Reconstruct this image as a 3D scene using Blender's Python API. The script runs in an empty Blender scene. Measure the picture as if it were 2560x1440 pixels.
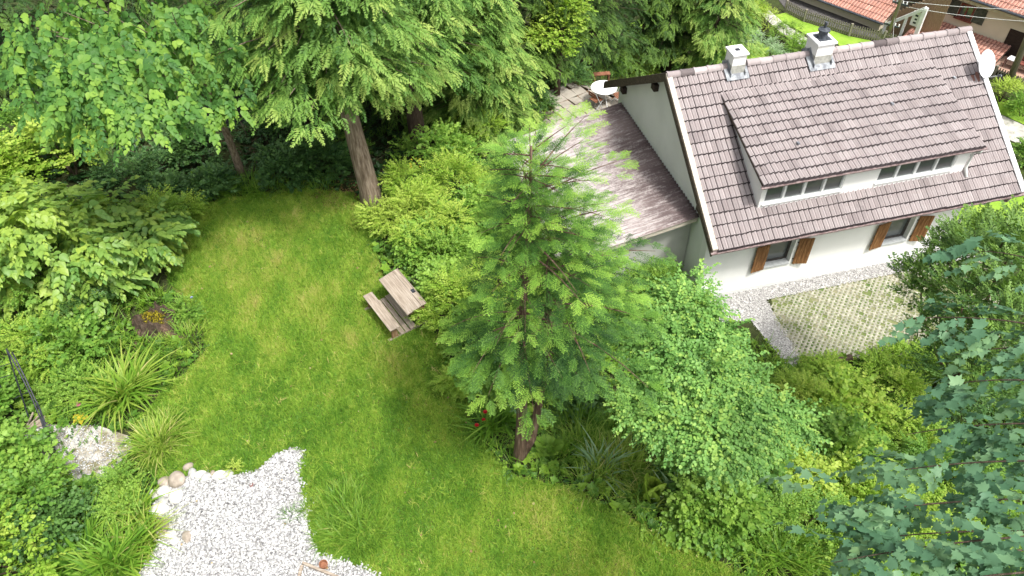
import bpy, math, random
import numpy as np
from mathutils import Vector, Matrix
random.seed(5)
rng = np.random.default_rng(11)
S = bpy.context.scene
COL = S.collection

# ------------------------------------------------------------------ camera, sky, sun, exposure
CF, CP, CR, CH = 1924.465, 0.8117, -0.0248, 17.4152          # focal length (px of 2560), pitch down, roll, height
_F = np.array([0, math.cos(CP), -math.sin(CP)]); _R = np.array([1., 0, 0]); _U = np.cross(_R, _F)
_R2 = math.cos(CR)*_R + math.sin(CR)*_U; _U2 = -math.sin(CR)*_R + math.cos(CR)*_U
cd = bpy.data.cameras.new('camera'); cam = bpy.data.objects.new('camera', cd); COL.objects.link(cam)
cd.sensor_width = 36.0; cd.lens = CF/2560*36.0; cd.clip_end = 2000; cd.clip_start = 0.1
M = Matrix.Identity(4)
for i in range(3):
    M[i][0] = _R2[i]; M[i][1] = _U2[i]; M[i][2] = -_F[i]
M[2][3] = CH
cam.matrix_world = M; S.camera = cam
SUN_DIR = Vector((0.38, -0.36, 1.0)).normalized()
w = bpy.data.worlds.new('World'); S.world = w; w.use_nodes = True
nt = w.node_tree; nt.nodes.clear()
sky = nt.nodes.new('ShaderNodeTexSky'); sky.sky_type = 'NISHITA'; sky.sun_disc = False
sky.sun_elevation = math.asin(SUN_DIR.z); sky.sun_rotation = math.atan2(SUN_DIR.x, SUN_DIR.y)
sky.dust_density = 6.0; sky.ozone_density = 0.6; sky.air_density = 1.0
hs = nt.nodes.new('ShaderNodeHueSaturation'); hs.inputs['Saturation'].default_value = 0.25
bg = nt.nodes.new('ShaderNodeBackground'); bg.inputs[1].default_value = 0.13
wo = nt.nodes.new('ShaderNodeOutputWorld')
nt.links.new(sky.outputs[0], hs.inputs['Color']); nt.links.new(hs.outputs[0], bg.inputs[0]); nt.links.new(bg.outputs[0], wo.inputs[0])
sd = bpy.data.lights.new('sun', 'SUN'); sd.energy = 2.25; sd.angle = math.radians(7); sd.color = (1.0, 0.965, 0.90)
so = bpy.data.objects.new('sun', sd); COL.objects.link(so)
so.rotation_euler = (-SUN_DIR).to_track_quat('-Z', 'Y').to_euler()
S.view_settings.view_transform = 'Standard'; S.view_settings.look = 'None'
S.view_settings.exposure = 1.0; S.view_settings.gamma = 1.0; S.view_settings.use_curve_mapping = False
S.cycles.max_bounces = 8; S.cycles.diffuse_bounces = 4; S.cycles.transmission_bounces = 4; S.cycles.glossy_bounces = 3
S.cycles.use_denoising = True; S.cycles.caustics_reflective = False; S.cycles.caustics_refractive = False

# ------------------------------------------------------------------ pixel -> place helpers (real ground positions)
def ray(px, py):
    d = _F + _R2*(px-1280)/CF - _U2*(py-720)/CF
    return d/np.linalg.norm(d)
CAM = np.array([0, 0, CH])
def at(px, py, z):
    d = ray(px, py); t = (z-CH)/d[2]; return CAM + d*t
def along(px, py, dist): return CAM + ray(px, py)*dist
def on_plane(px, py, P, n):
    d = ray(px, py); t = ((np.asarray(P)-CAM) @ n)/(n @ d); return CAM + d*t
# house frame
TH = 0.2234
HA = np.array([math.cos(TH), math.sin(TH), 0]); HB = np.array([-math.sin(TH), math.cos(TH), 0]); HO = np.array([5.5337, 15.2062, 0])
def hw(a, b, z): return HO + HA*a + HB*b + np.array([0, 0, z])
def hloc(P):
    d = np.asarray(P)-HO; return np.array([d@HA, d@HB, d[2]])

# ------------------------------------------------------------------ terrain
ZL = 3.0
EDGE = np.array([(-60,24),(-22,21),(-12,19.0),(-8,18.4),(-5,17.9),(-3.7,16.6),(-3.2,15.2),(-2.3,13.6),(-1.6,11.7),(-0.8,9.9),(0.25,8.2),(1.8,7.45),(3.2,6.7),(4.7,5.5),(8,1.5),(14,-6),(40,-40)], float)
def seg_sd(x, y):
    """distance to the lawn edge, positive on the downhill side"""
    P = np.stack([x, y], -1); best = np.full(x.shape, 1e9); sgn = np.ones(x.shape)
    for k in range(len(EDGE)-1):
        a, b = EDGE[k], EDGE[k+1]; ab = b-a
        t = np.clip(((P-a)@ab)/(ab@ab), 0, 1)
        q = P-(a+t[..., None]*ab); d = np.hypot(q[..., 0], q[..., 1])
        cr = ab[0]*(P[..., 1]-a[1])-ab[1]*(P[..., 0]-a[0])
        m = d < best-1e-9
        best = np.where(m, d, best); sgn = np.where(m, np.where(cr > 0, 1, -1), sgn)
    return best*sgn
def sstep(t):
    t = np.clip(t, 0, 1); return t*t*(3-2*t)
def noise2(x, y, s=1.0, seed=0):
    r = np.random.default_rng(seed); v = 0
    for o in range(6):
        k = r.normal(size=2)*s*(1.35**o); v = v + np.sin(k[0]*x+k[1]*y+r.uniform(0, 6.28))/(1.25**o)
    return v/3.0
def ground(x, y):
    x = np.asarray(x, float); y = np.asarray(y, float)
    d = seg_sd(x, y)
    fall = 8.0 + np.clip((-x-4)*0.5, 0, 6)
    low = np.where(x < -6, np.clip((-x-6)*0.22, 0, 1.6), 0.0)
    t = np.clip(d/fall, 0, 1); h = ZL-(ZL-low)*(0.4*t+0.6*sstep(t))
    # pond hollow under the trees
    pd = np.hypot((x+11.5)/3.6, (y-23.5)/2.2); h = h - 1.0*(1-sstep(pd))
    s = 0.45*x+0.9*y-26.5
    h = h - np.clip(0.5*s, 0, 4.5)*np.where(x > -2, sstep((x+2)/4), 0)
    rough = 0.06*noise2(x, y, 1.6, 3)*sstep((d-0.1)/1.0)*np.where((x > 4) & (y > 12.5), 0, 1)
    return h + rough
def hit(px, py):
    d = ray(px, py); t = np.linspace(8, 70, 1241); P = CAM+d*t[:, None]
    g = ground(P[:, 0], P[:, 1]); k = int(np.argmax(P[:, 2] < g))
    a, b = t[max(k-1, 0)], t[k]
    for _ in range(12):
        m = (a+b)/2; p = CAM+d*m
        if p[2] < float(ground(p[0], p[1])): b = m
        else: a = m
    p = CAM+d*b; p[2] = float(ground(p[0], p[1])); return p
def inpoly(x, y, poly):
    poly = np.asarray(poly); x = np.asarray(x); r = np.zeros(x.shape, bool); n = len(poly); j = n-1
    for i in range(n):
        xi, yi = poly[i][:2]; xj, yj = poly[j][:2]
        with np.errstate(divide='ignore', invalid='ignore'):
            c = ((yi > y) != (yj > y)) & (x < (xj-xi)*(y-yi)/(yj-yi+1e-12)+xi)
        r ^= c; j = i
    return r
def pxpoly(pts, z): return np.array([at(px, py, z)[:2] for px, py in pts])

# ------------------------------------------------------------------ object helpers
def tag(o, label=None, cat=None, group=None, kind=None):
    if label: o['label'] = label
    if cat: o['category'] = cat
    if group: o['group'] = group
    if kind: o['kind'] = kind
    return o
def empty(name, loc, label, cat, group=None, rz=0.0):
    o = bpy.data.objects.new(name, None); COL.objects.link(o); o.empty_display_size = 0.2
    o.location = [float(v) for v in loc]; o.rotation_euler = (0, 0, rz)
    return tag(o, label, cat, group)
def dup(root, loc=None, rz=None, label=None, scale=None):
    r = root.copy(); COL.objects.link(r)
    if loc is not None: r.location = [float(v) for v in loc]
    if rz is not None: r.rotation_euler = (0, 0, rz)
    if scale is not None: r.scale = (scale,)*3 if np.isscalar(scale) else scale
    if label: r['label'] = label
    for ch in list(root.children):
        c = ch.copy(); COL.objects.link(c); c.parent = r
        for g in list(ch.children):
            d = g.copy(); COL.objects.link(d); d.parent = c
    return r
class MB:
    def __init__(s): s.v = []; s.f = []
    def add(s, vs, fs):
        o = len(s.v); s.v.extend([tuple(float(c) for c in v) for v in vs]); s.f.extend([tuple(i+o for i in f) for f in fs]); return s
    def obox(s, c, x, y, z):
        c, x, y, z = (np.asarray(k, float) for k in (c, x, y, z))
        vs = [c+i*x+j*y+k*z for k in (-.5, .5) for j in (-.5, .5) for i in (-.5, .5)]
        return s.add(vs, [(0,2,3,1),(4,5,7,6),(0,1,5,4),(2,6,7,3),(0,4,6,2),(1,3,7,5)])
    def box(s, x0, x1, y0, y1, z0, z1):
        return s.obox(((x0+x1)/2,(y0+y1)/2,(z0+z1)/2), (x1-x0,0,0), (0,y1-y0,0), (0,0,z1-z0))
    def bar(s, p, q, w, h, up=(0,0,1)):
        p, q = np.asarray(p, float), np.asarray(q, float); d = q-p; L = np.linalg.norm(d); u = d/L
        x = np.cross(u, np.asarray(up, float)); x /= np.linalg.norm(x); z = np.cross(x, u)
        return s.obox((p+q)/2, d, x*w, z*h)
    def tube(s, pts, r, n=8, cap=True):
        pts = np.asarray(pts, float); m = len(pts); r = np.broadcast_to(np.asarray(r, float), (m,))
        o = len(s.v); prev = None
        for i in range(m):
            t = pts[min(i+1, m-1)]-pts[max(i-1, 0)]; t = t/(np.linalg.norm(t)+1e-12)
            ref = np.array([0, 0, 1.]) if abs(t[2]) < .9 else np.array([1., 0, 0])
            if prev is not None: ref = prev
            x = ref-(ref@t)*t; x /= np.linalg.norm(x)+1e-12; y = np.cross(t, x); prev = x
            for k in range(n):
                a = 2*math.pi*k/n; s.v.append(tuple(float(c) for c in pts[i]+r[i]*(math.cos(a)*x+math.sin(a)*y)))
        for i in range(m-1):
            for k in range(n):
                s.f.append((o+i*n+k, o+i*n+(k+1)%n, o+(i+1)*n+(k+1)%n, o+(i+1)*n+k))
        if cap: s.f.append(tuple(o+k for k in reversed(range(n)))); s.f.append(tuple(o+(m-1)*n+k for k in range(n)))
        return s
    def lathe(s, prof, n=20, c=(0,0,0)):
        o = len(s.v)
        for r, z in prof:
            for k in range(n):
                a = 2*math.pi*k/n; s.v.append((c[0]+r*math.cos(a), c[1]+r*math.sin(a), c[2]+z))
        m = len(prof)
        for i in range(m-1):
            for k in range(n): s.f.append((o+i*n+k, o+i*n+(k+1)%n, o+(i+1)*n+(k+1)%n, o+(i+1)*n+k))
        s.f.append(tuple(o+k for k in reversed(range(n)))); s.f.append(tuple(o+(m-1)*n+k for k in range(n)))
        return s
    def prism(s, poly, ext):
        poly = [np.asarray(p, float) for p in poly]; e = np.asarray(ext, float); n = len(poly); o = len(s.v)
        s.v.extend([tuple(map(float, p)) for p in poly]+[tuple(map(float, p+e)) for p in poly])
        s.f.append(tuple(o+i for i in reversed(range(n)))); s.f.append(tuple(o+n+i for i in range(n)))
        for i in range(n): s.f.append((o+i, o+(i+1)%n, o+n+(i+1)%n, o+n+i))
        return s
    def build(s, name, mat, parent=None, smooth=False, bevel=0, loc=None):
        me = bpy.data.meshes.new(name); me.from_pydata(s.v, [], s.f); me.validate()
        me.materials.append(mat)
        if smooth: me.polygons.foreach_set('use_smooth', [True]*len(me.polygons))
        o = bpy.data.objects.new(name, me); COL.objects.link(o)
        import bmesh
        bm = bmesh.new(); bm.from_mesh(me); bmesh.ops.recalc_face_normals(bm, faces=bm.faces)
        bm.to_mesh(me); bm.free()
        if bevel:
            b = o.modifiers.new('bevel', 'BEVEL'); b.width = bevel; b.segments = 2; b.limit_method = 'ANGLE'
        if parent: o.parent = parent
        if loc is not None: o.location = [float(c) for c in loc]
        return o
def np_mesh(name, chunks, mat, parent=None, smooth=False, loc=None):
    """chunks: (V, F, T) arrays - all faces of one chunk have the same size"""
    Vs, Ls, Ns, Ts, o = [], [], [], [], 0
    for V, F, T in chunks:
        if len(V) == 0: continue
        Vs.append(V); Ls.append((F+o).ravel()); Ns.append(np.full(len(F), F.shape[1], np.int32)); Ts.append(np.broadcast_to(T, (len(V),))); o += len(V)
    V = np.concatenate(Vs).astype(np.float32); L = np.concatenate(Ls).astype(np.int32); N = np.concatenate(Ns); T = np.concatenate(Ts).astype(np.float32)
    me = bpy.data.meshes.new(name)
    me.vertices.add(len(V)); me.vertices.foreach_set('co', V.ravel())
    me.loops.add(len(L)); me.loops.foreach_set('vertex_index', L)
    me.polygons.add(len(N)); me.polygons.foreach_set('loop_start', np.concatenate([[0], np.cumsum(N)[:-1]]).astype(np.int32)); me.polygons.foreach_set('loop_total', N.astype(np.int32))
    if smooth: me.polygons.foreach_set('use_smooth', np.ones(len(N), bool))
    at_ = me.attributes.new('tint', 'FLOAT', 'POINT'); at_.data.foreach_set('value', T)
    me.update(calc_edges=True); me.materials.append(mat)
    ob = bpy.data.objects.new(name, me); COL.objects.link(ob)
    if parent: ob.parent = parent
    if loc is not None: ob.location = [float(c) for c in loc]
    return ob

# ------------------------------------------------------------------ materials
def _mat(name):
    m = bpy.data.materials.new(name); m.use_nodes = True; n = m.node_tree; b = n.nodes['Principled BSDF']; return m, n, b
def ramp(n, stops, src):
    r = n.nodes.new('ShaderNodeValToRGB'); e = r.color_ramp.elements
    while len(e) < len(stops): e.new(0.5)
    for k, (p, c) in enumerate(stops): e[k].position = p; e[k].color = (*c, 1)
    n.links.new(src, r.inputs[0]); return r
def coords(n, scale=(1, 1, 1), kind='Object'):
    t = n.nodes.new('ShaderNodeTexCoord'); mp = n.nodes.new('ShaderNodeMapping'); mp.inputs['Scale'].default_value = scale
    n.links.new(t.outputs[kind], mp.inputs[0]); return mp.outputs[0]
def noise(n, vec, scale, detail=6, rough=0.6):
    t = n.nodes.new('ShaderNodeTexNoise'); t.inputs['Scale'].default_value = scale; t.inputs['Detail'].default_value = detail; t.inputs['Roughness'].default_value = rough
    n.links.new(vec, t.inputs['Vector']); return t.outputs['Fac']
def mixc(n, fac, a, b, mode='MIX'):
    m = n.nodes.new('ShaderNodeMix'); m.data_type = 'RGBA'; m.blend_type = mode
    for sock, val in ((m.inputs[0], fac), (m.inputs[6], a), (m.inputs[7], b)):
        if isinstance(val, (int, float)): sock.default_value = val
        elif isinstance(val, tuple): sock.default_value = (*val, 1)
        else: n.links.new(val, sock)
    return m.outputs[2]
def bump(n, b, h, strength=0.3, dist=0.02):
    k = n.nodes.new('ShaderNodeBump'); k.inputs['Strength'].default_value = strength; k.inputs['Distance'].default_value = dist
    n.links.new(h, k.inputs['Height']); n.links.new(k.outputs[0], b.inputs['Normal'])
def noisy(name, stops, scale=6, stretch=(1, 1, 1), rough=0.8, bmp=0.2, metal=0.0, spec=0.3, bdist=0.01):
    m, n, b = _mat(name); v = coords(n, stretch); f = noise(n, v, scale)
    r = ramp(n, stops, f); n.links.new(r.outputs[0], b.inputs['Base Color'])
    b.inputs['Roughness'].default_value = rough; b.inputs['Metallic'].default_value = metal; b.inputs['Specular IOR Level'].default_value = spec
    if bmp: bump(n, b, noise(n, v, scale*4), bmp, bdist)
    return m
def attr(n, name='tint'):
    a = n.nodes.new('ShaderNodeAttribute'); a.attribute_name = name; return a.outputs['Fac']
def leafmat(name, stops, trans=0.35, rough=0.45, spec=0.35):
    m, n, b = _mat(name); r = ramp(n, stops, attr(n)); n.links.new(r.outputs[0], b.inputs['Base Color'])
    b.inputs['Roughness'].default_value = rough; b.inputs['Specular IOR Level'].default_value = spec
    t = n.nodes.new('ShaderNodeBsdfTranslucent'); g = mixc(n, 1.0, r.outputs[0], (1.15, 1.25, 0.55), 'MULTIPLY'); n.links.new(g, t.inputs[0])
    x = n.nodes.new('ShaderNodeMixShader'); x.inputs[0].default_value = trans
    n.links.new(b.outputs[0], x.inputs[1]); n.links.new(t.outputs[0], x.inputs[2])
    n.links.new(x.outputs[0], n.nodes['Material Output'].inputs[0]); return m
# ------------------------------------------------------------------ material library

def ground_mat():
    m, n, b = _mat('ground'); v = coords(n)
    f = noise(n, v, 0.9, 8, .65); g = noise(n, v, 9, 8, .7)
    r1 = ramp(n, [(0.3, (.030, .026, .016)), (.5, (.038, .048, .018)), (.7, (.055, .085, .024))], f)
    r2 = ramp(n, [(0.35, (.020, .016, .010)), (.6, (.06, .075, .026))], g)
    n.links.new(mixc(n, .5, r1.outputs[0], r2.outputs[0]), b.inputs['Base Color']); b.inputs['Roughness'].default_value = .95
    b.inputs['Specular IOR Level'].default_value = .1
    bump(n, b, noise(n, v, 14, 8, .7), .8, .05); return m
M_ground = ground_mat()
M_turf = noisy('lawn_soil', [(0.3, (.11, .12, .024)), (.5, (.075, .13, .020)), (.7, (.15, .15, .04))], 2.2, rough=.95, bmp=.6, spec=.1, bdist=.03)
M_farlawn = noisy('far_lawn', [(0.3, (.13, .24, .025)), (.5, (.20, .33, .04)), (.7, (.27, .37, .06))], 1.4, rough=.95, bmp=.8, spec=.1, bdist=.03)
M_gravelbed = noisy('gravel_bed', [(0.35, (.13, .13, .128)), (.5, (.27, .265, .26)), (.66, (.42, .41, .40))], 30, rough=.9, bmp=.9, spec=.2, bdist=.02)
M_sandy = noisy('sandy_gravel', [(0.3, (.10, .11, .04)), (.45, (.25, .22, .16)), (.6, (.50, .48, .45))], 3.2, rough=.95, bmp=.8, bdist=.02)
M_drivebed = noisy('drive_gravel', [(0.35, (.26, .25, .24)), (.5, (.46, .45, .44)), (.64, (.62, .61, .60))], 26, rough=.9, bmp=.8, bdist=.015)
M_asphalt = noisy('asphalt', [(0.4, (.06, .055, .055)), (.6, (.10, .095, .09))], 8, bmp=.3)
M_path = noisy('path_paving', [(0.35, (.26, .25, .22)), (.6, (.42, .41, .37))], 3, bmp=.3)
M_terracotta_paving = noisy('terrace_paving', [(.35, (.34, .20, .15)), (.65, (.45, .30, .23))], 5, bmp=.2)
M_paver = noisy('grid_paver_concrete', [(0.3, (.17, .18, .12)), (.5, (.30, .29, .225)), (.7, (.42, .40, .33))], 7, bmp=.4)
M_paverfill = noisy('paver_fill', [(0.34, (.07, .13, .025)), (.5, (.16, .18, .07)), (.66, (.28, .25, .18))], 1.7, bmp=.8, rough=.95, bdist=.02)
def water_mat():
    m, n, b = _mat('pond_water'); b.inputs['Base Color'].default_value = (.008, .010, .010, 1); b.inputs['Roughness'].default_value = .06
    b.inputs['Specular IOR Level'].default_value = .6; bump(n, b, noise(n, coords(n), 7, 3), .25, .02); return m
M_water = water_mat()

# ------------------------------------------------------------------ ground sheet
def build_ground():
    def axis(lo, hi, c0, c1, fine):
        a = list(np.arange(c0, c1+1e-6, fine)); st = fine; x = c0
        left = []
        while x > lo: st *= 1.35; x -= st; left.append(x)
        st = fine; x = a[-1]; right = []
        while x < hi: st *= 1.35; x += st; right.append(x)
        return np.array(left[::-1]+a+right)
    xs = axis(-600, 600, -24, 26, .2); ys = axis(-500, 900, 3, 46, .2)
    X, Y = np.meshgrid(xs, ys); Z = ground(X, Y)
    nx, ny = len(xs), len(ys); idx = np.arange(nx*ny).reshape(ny, nx)
    F = np.stack([idx[:-1, :-1], idx[:-1, 1:], idx[1:, 1:], idx[1:, :-1]], -1).reshape(-1, 4)
    o = np_mesh('ground', [(np.stack([X, Y, Z], -1).reshape(-1, 3), F, 0.5)], M_ground, smooth=True); tag(o, kind='structure'); return o
build_ground()
def sheet(name, poly, lift, mat, z=None, step=.3):
    """a sheet following the terrain inside a polygon (world xy), a few mm above it"""
    import bmesh
    poly = np.asarray(poly); mn, mx = poly.min(0), poly.max(0)
    bm = bmesh.new(); vs = [bm.verts.new((p[0], p[1], 0)) for p in poly]; bm.faces.new(vs)
    for ax in (0, 1):
        k = mn[ax]+step
        while k < mx[ax]:
            co = [0, 0, 0]; no = [0, 0, 0]; co[ax] = k; no[ax] = 1
            bmesh.ops.bisect_plane(bm, geom=bm.verts[:]+bm.edges[:]+bm.faces[:], plane_co=co, plane_no=no); k += step
    bmesh.ops.triangulate(bm, faces=bm.faces[:])
    P = np.array([v.co[:] for v in bm.verts]); g = ground(P[:, 0], P[:, 1]) if z is None else np.full(len(P), z)
    for v, zz in zip(bm.verts, g): v.co.z = float(zz)+lift
    bmesh.ops.recalc_face_normals(bm, faces=bm.faces[:])
    me = bpy.data.meshes.new(name); bm.to_mesh(me); bm.free(); me.materials.append(mat)
    if len(me.polygons) and me.polygons[0].normal.z < 0: me.flip_normals()
    o = bpy.data.objects.new(name, me); COL.objects.link(o); return tag(o, kind='structure')

LAWN_PX = [(470,530),(540,500),(640,488),(760,474),(880,482),(915,520),(945,560),(940,620),(955,690),(1010,720),(1068,765),(1085,835),(1112,870),(1150,960),(1190,1080),(1240,1150),(1300,1195),(1420,1215),(1500,1255),(1600,1310),(1700,1365),(1800,1405),(1880,1450),(2050,1600),(1700,1900),(200,1900),(230,1500),(360,1400),(395,1200),(330,1110),(350,1040),(430,960),(520,880),(500,800),(430,720),(415,640),(440,570)]
GRAVEL_PX = [(420,1205),(470,1190),(560,1190),(640,1180),(690,1135),(735,1118),(762,1130),(750,1190),(758,1240),(772,1290),(770,1320),(795,1385),(860,1405),(930,1432),(1000,1480),(1050,1600),(300,1600),(345,1440),(385,1380),(400,1330),(378,1270)]
SANDY_PX = [(40,1080),(120,1062),(250,1066),(320,1090),(345,1120),(300,1160),(250,1200),(190,1205),(140,1180),(60,1140)]
lawn_poly = pxpoly(LAWN_PX, ZL); gravel_poly = pxpoly(GRAVEL_PX, ZL); sandy_poly = pxpoly(SANDY_PX, ZL)
sheet('lawn_ground', lawn_poly, .004, M_turf, ZL)
sheet('gravel_ground', gravel_poly, .010, M_gravelbed, ZL)
sheet('sandy_gravel_ground', sandy_poly, .016, M_sandy)
# drive: gravel apron and grid pavers in front of the house
APRON_PX = [(1700,770),(1790,735),(1850,722),(2100,676),(2330,632),(2420,610),(2400,700),(2330,655),(2300,668),(1925,742),(1915,765),(1935,815),(1975,880),(2010,905),(1985,920),(1960,890),(1900,810),(1860,760)]
apron_poly = np.array([hw(a, b, 0)[:2] for a, b in [(-1.2, .6), (9.6, .6), (9.6, .05), (2.25, .05), (2.18, -2.5), (1.72, -2.55), (1.45, -.6), (-1.2, -.2)]])
paver_poly = pxpoly([(1928,748),(2300,672),(2480,640),(2520,880),(2300,892),(2120,900),(2010,903),(1975,868),(1940,805)], 0)
sheet('drive_gravel', apron_poly, .012, M_drivebed, 0)
sheet('paver_bed', paver_poly, -.020+.028, M_paverfill, 0)
patio_poly = np.array([hw(a, b, 0)[:2] for a, b in [(-4.6, 8.0), (-.2, 8.0), (1.5, 9.0), (2.0, 13.0), (-.2, 13.2), (-1.6, 12.6), (-3.1, 10.6), (-3.5, 9.6), (-4.9, 9.2)]])

# lawn behind the house, path, farm road
def gsheet(name, px, mat, lift=.02): return sheet(name, np.array([hit(a, b)[:2] for a, b in px]), lift, mat, step=.5)
gsheet('back_lawn', [(1690,190),(1715,165),(1750,150),(1800,120),(1850,105),(1905,108),(1940,125),(1990,150),(2030,172),(2000,220),(1800,260)], M_farlawn)
gsheet('fence_lawn', [(1930,40),(1965,32),(2009,55),(2122,91),(2205,107),(2330,150),(2300,200),(2140,190),(2095,110),(2030,95),(1985,70)], M_farlawn)
gsheet('side_lawn', [(2395,515),(2450,495),(2560,478),(2620,480),(2640,640),(2400,600),(2380,560)], M_farlawn)
gsheet('verge_lawn', [(2490,240),(2560,270),(2640,300),(2640,350),(2560,312),(2500,285)], M_farlawn)
gsheet('garden_path', [(1915,20),(1935,38),(1975,70),(2020,98),(2060,115),(2050,130),(2000,112),(1955,85),(1915,50),(1895,30)], M_path, .03)
gsheet('garden_path', [(2496,285),(2560,315),(2640,350),(2640,410),(2560,365),(2520,350)], M_path, .03)
gsheet('farm_road', [(1975,-30),(1994,-2),(2169,66),(2205,100),(2122,85),(2009,48),(1965,25),(1930,-20)], M_asphalt, .03)
gsheet('meadow', [(1545,140),(1548,90),(1570,60),(1620,50),(1650,80),(1620,150),(1580,160)], M_farlawn, .02)
# pond
def pond():
    c = np.array([-11.5, 23.5]); n = 40; z = 1.0
    pts = [(c[0]+3.3*math.cos(t)*(1+.1*math.sin(3*t)), c[1]+2.1*math.sin(t)*(1+.12*math.cos(2*t))) for t in np.linspace(0, 2*math.pi, n, endpoint=False)]
    gz = min(float(ground(c[0], c[1])), 9)
    mb = MB(); mb.add([(p[0], p[1], gz+.45) for p in pts], [tuple(range(n))]); tag(mb.build('pond_water', M_water), kind='structure')
pond()
# ------------------------------------------------------------------ building materials
def roof_mat(name, stops, lich=(.50, .46, .42), dark=(.030, .024, .026), lo=.605):
    m, n, b = _mat(name); v = coords(n)
    r = ramp(n, stops, attr(n)); f = noise(n, v, 5, 8, .7); g = noise(n, v, 26, 6, .75)
    c = mixc(n, ramp(n, [(.38, (0, 0, 0)), (.72, (.55, .55, .55))], f).outputs[0], r.outputs[0], (.26, .21, .205))
    c = mixc(n, ramp(n, [(lo, (0, 0, 0)), (lo+.06, (.85, .85, .85))], g).outputs[0], c, lich)
    k = noise(n, coords(n, (1.3, 1.1, 1.1)), 1.1, 9, .75)
    c = mixc(n, ramp(n, [(.60, (0, 0, 0)), (.74, (.65, .65, .65))], k).outputs[0], c, dark)
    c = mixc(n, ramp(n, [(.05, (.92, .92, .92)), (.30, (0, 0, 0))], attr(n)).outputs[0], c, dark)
    n.links.new(c, b.inputs['Base Color']); b.inputs['Roughness'].default_value = .8; b.inputs['Specular IOR Level'].default_value = .25
    bump(n, b, g, .35, .008); return m
M_tile = roof_mat('concrete_roof_tile', [(0, (.028, .022, .024)), (.12, (.145, .123, .124)), (.5, (.295, .260, .260)), (1, (.41, .37, .366))])
M_redtile = roof_mat('red_clay_tile', [(0, (.15, .06, .045)), (.12, (.36, .15, .105)), (.5, (.50, .24, .175)), (1, (.60, .35, .27))], lich=(.66, .50, .42), dark=(.22, .11, .085), lo=.66)
def plaster(name, c, d=.9):
    m, n, b = _mat(name); v = coords(n); f = noise(n, v, .8, 6, .6)
    r = ramp(n, [(.3, tuple(x*d for x in c)), (.6, c)], f); n.links.new(r.outputs[0], b.inputs['Base Color']); b.inputs['Roughness'].default_value = .9
    b.inputs['Specular IOR Level'].default_value = .15; bump(n, b, noise(n, v, 60, 4), .15, .004); return m
M_white = plaster('white_render', (.80, .80, .78)); M_cream = plaster('cream_render', (.70, .63, .49)); M_gable = plaster('shade_tinted_render', (.72, .74, .70))  # gable copy of the white render has its green-grey shade in the colour
M_whitepaint = noisy('white_paint', [(.4, (.72, .73, .73)), (.6, (.80, .81, .81))], 5, rough=.4, bmp=.05)
M_pipe = noisy('white_pipe', [(.4, (.60, .62, .60)), (.6, (.70, .72, .70))], 5, rough=.45, bmp=.05)
def wood(name, stops, axis=(1, 14, 14), scale=3, rough=.75):
    m, n, b = _mat(name); v = coords(n, axis); f = noise(n, v, scale, 8, .7); r = ramp(n, stops, f)
    n.links.new(r.outputs[0], b.inputs['Base Color']); b.inputs['Roughness'].default_value = rough; b.inputs['Specular IOR Level'].default_value = .25
    bump(n, b, f, .5, .006); return m
M_shutter = wood('brown_shutter_wood', [(.3, (.075, .032, .012)), (.5, (.19, .088, .032)), (.68, (.36, .20, .085))], (16, 16, 1.2), 2.5)
M_barge = wood('weathered_bargeboard', [(.3, (.30, .26, .21)), (.5, (.46, .41, .35)), (.7, (.58, .54, .48))], (1, 3, 12), 4)
M_bargedark = wood('old_dark_timber', [(.3, (.035, .026, .020)), (.55, (.085, .066, .048)), (.72, (.20, .16, .12))], (3, 2, 10), 4)
M_purlin = wood('dark_purlin', [(.3, (.018, .012, .009)), (.7, (.05, .035, .027))], (2, 8, 8), 4)
M_desk = wood('weathered_desk_wood', [(.28, (.15, .115, .085)), (.5, (.29, .24, .19)), (.72, (.44, .39, .33))], (1.2, 16, 16), 2.2)
M_deskleg = wood('brown_leg_wood', [(.3, (.14, .075, .038)), (.5, (.24, .145, .08)), (.7, (.33, .23, .15))], (10, 10, 1.2), 3)
M_fence = wood('grey_fence_wood', [(.3, (.14, .125, .095)), (.7, (.28, .26, .21))], (8, 8, 1), 3)
M_pole = wood('pole_wood', [(.3, (.16, .135, .10)), (.6, (.30, .265, .21))], (10, 10, .8), 2)
M_boards = wood('vertical_boards', [(.3, (.20, .13, .075)), (.7, (.36, .25, .16))], (12, 12, 1), 3)
M_maroon = noisy('brown_gutter_metal', [(.4, (.13, .085, .085)), (.6, (.26, .20, .195))], 9, rough=.55, bmp=.1)
M_glass = None
def glassmat():
    m, n, b = _mat('window_glass'); b.inputs['Base Color'].default_value = (.075, .085, .085, 1); b.inputs['Roughness'].default_value = .04; b.inputs['Specular IOR Level'].default_value = .7
    return m
M_glass = glassmat()
M_greyframe = noisy('grey_frame', [(.4, (.34, .36, .36)), (.6, (.44, .46, .46))], 8, rough=.4, bmp=.05)
M_darkframe = noisy('dark_frame', [(.4, (.035, .03, .028)), (.6, (.07, .06, .055))], 8, rough=.5, bmp=.05)
M_lead = noisy('lead_flashing', [(.4, (.13, .14, .16)), (.6, (.30, .32, .34))], 5, rough=.55, bmp=.2)
M_eternit = noisy('grey_slate_base', [(.4, (.30, .30, .27)), (.6, (.42, .42, .38))], 9, rough=.8, bmp=.2)
M_iron = noisy('black_iron', [(.4, (.012, .014, .020)), (.6, (.03, .034, .045))], 12, rough=.45, bmp=.1, spec=.5)
M_cowl = noisy('dark_cowl_metal', [(.4, (.035, .04, .05)), (.6, (.075, .085, .10))], 12, rough=.5, bmp=.1)
M_annexwall = plaster('grey_weathered_render', (.42, .42, .40), .75)
M_plinth = plaster('plinth_render', (.70, .70, .68))
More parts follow.
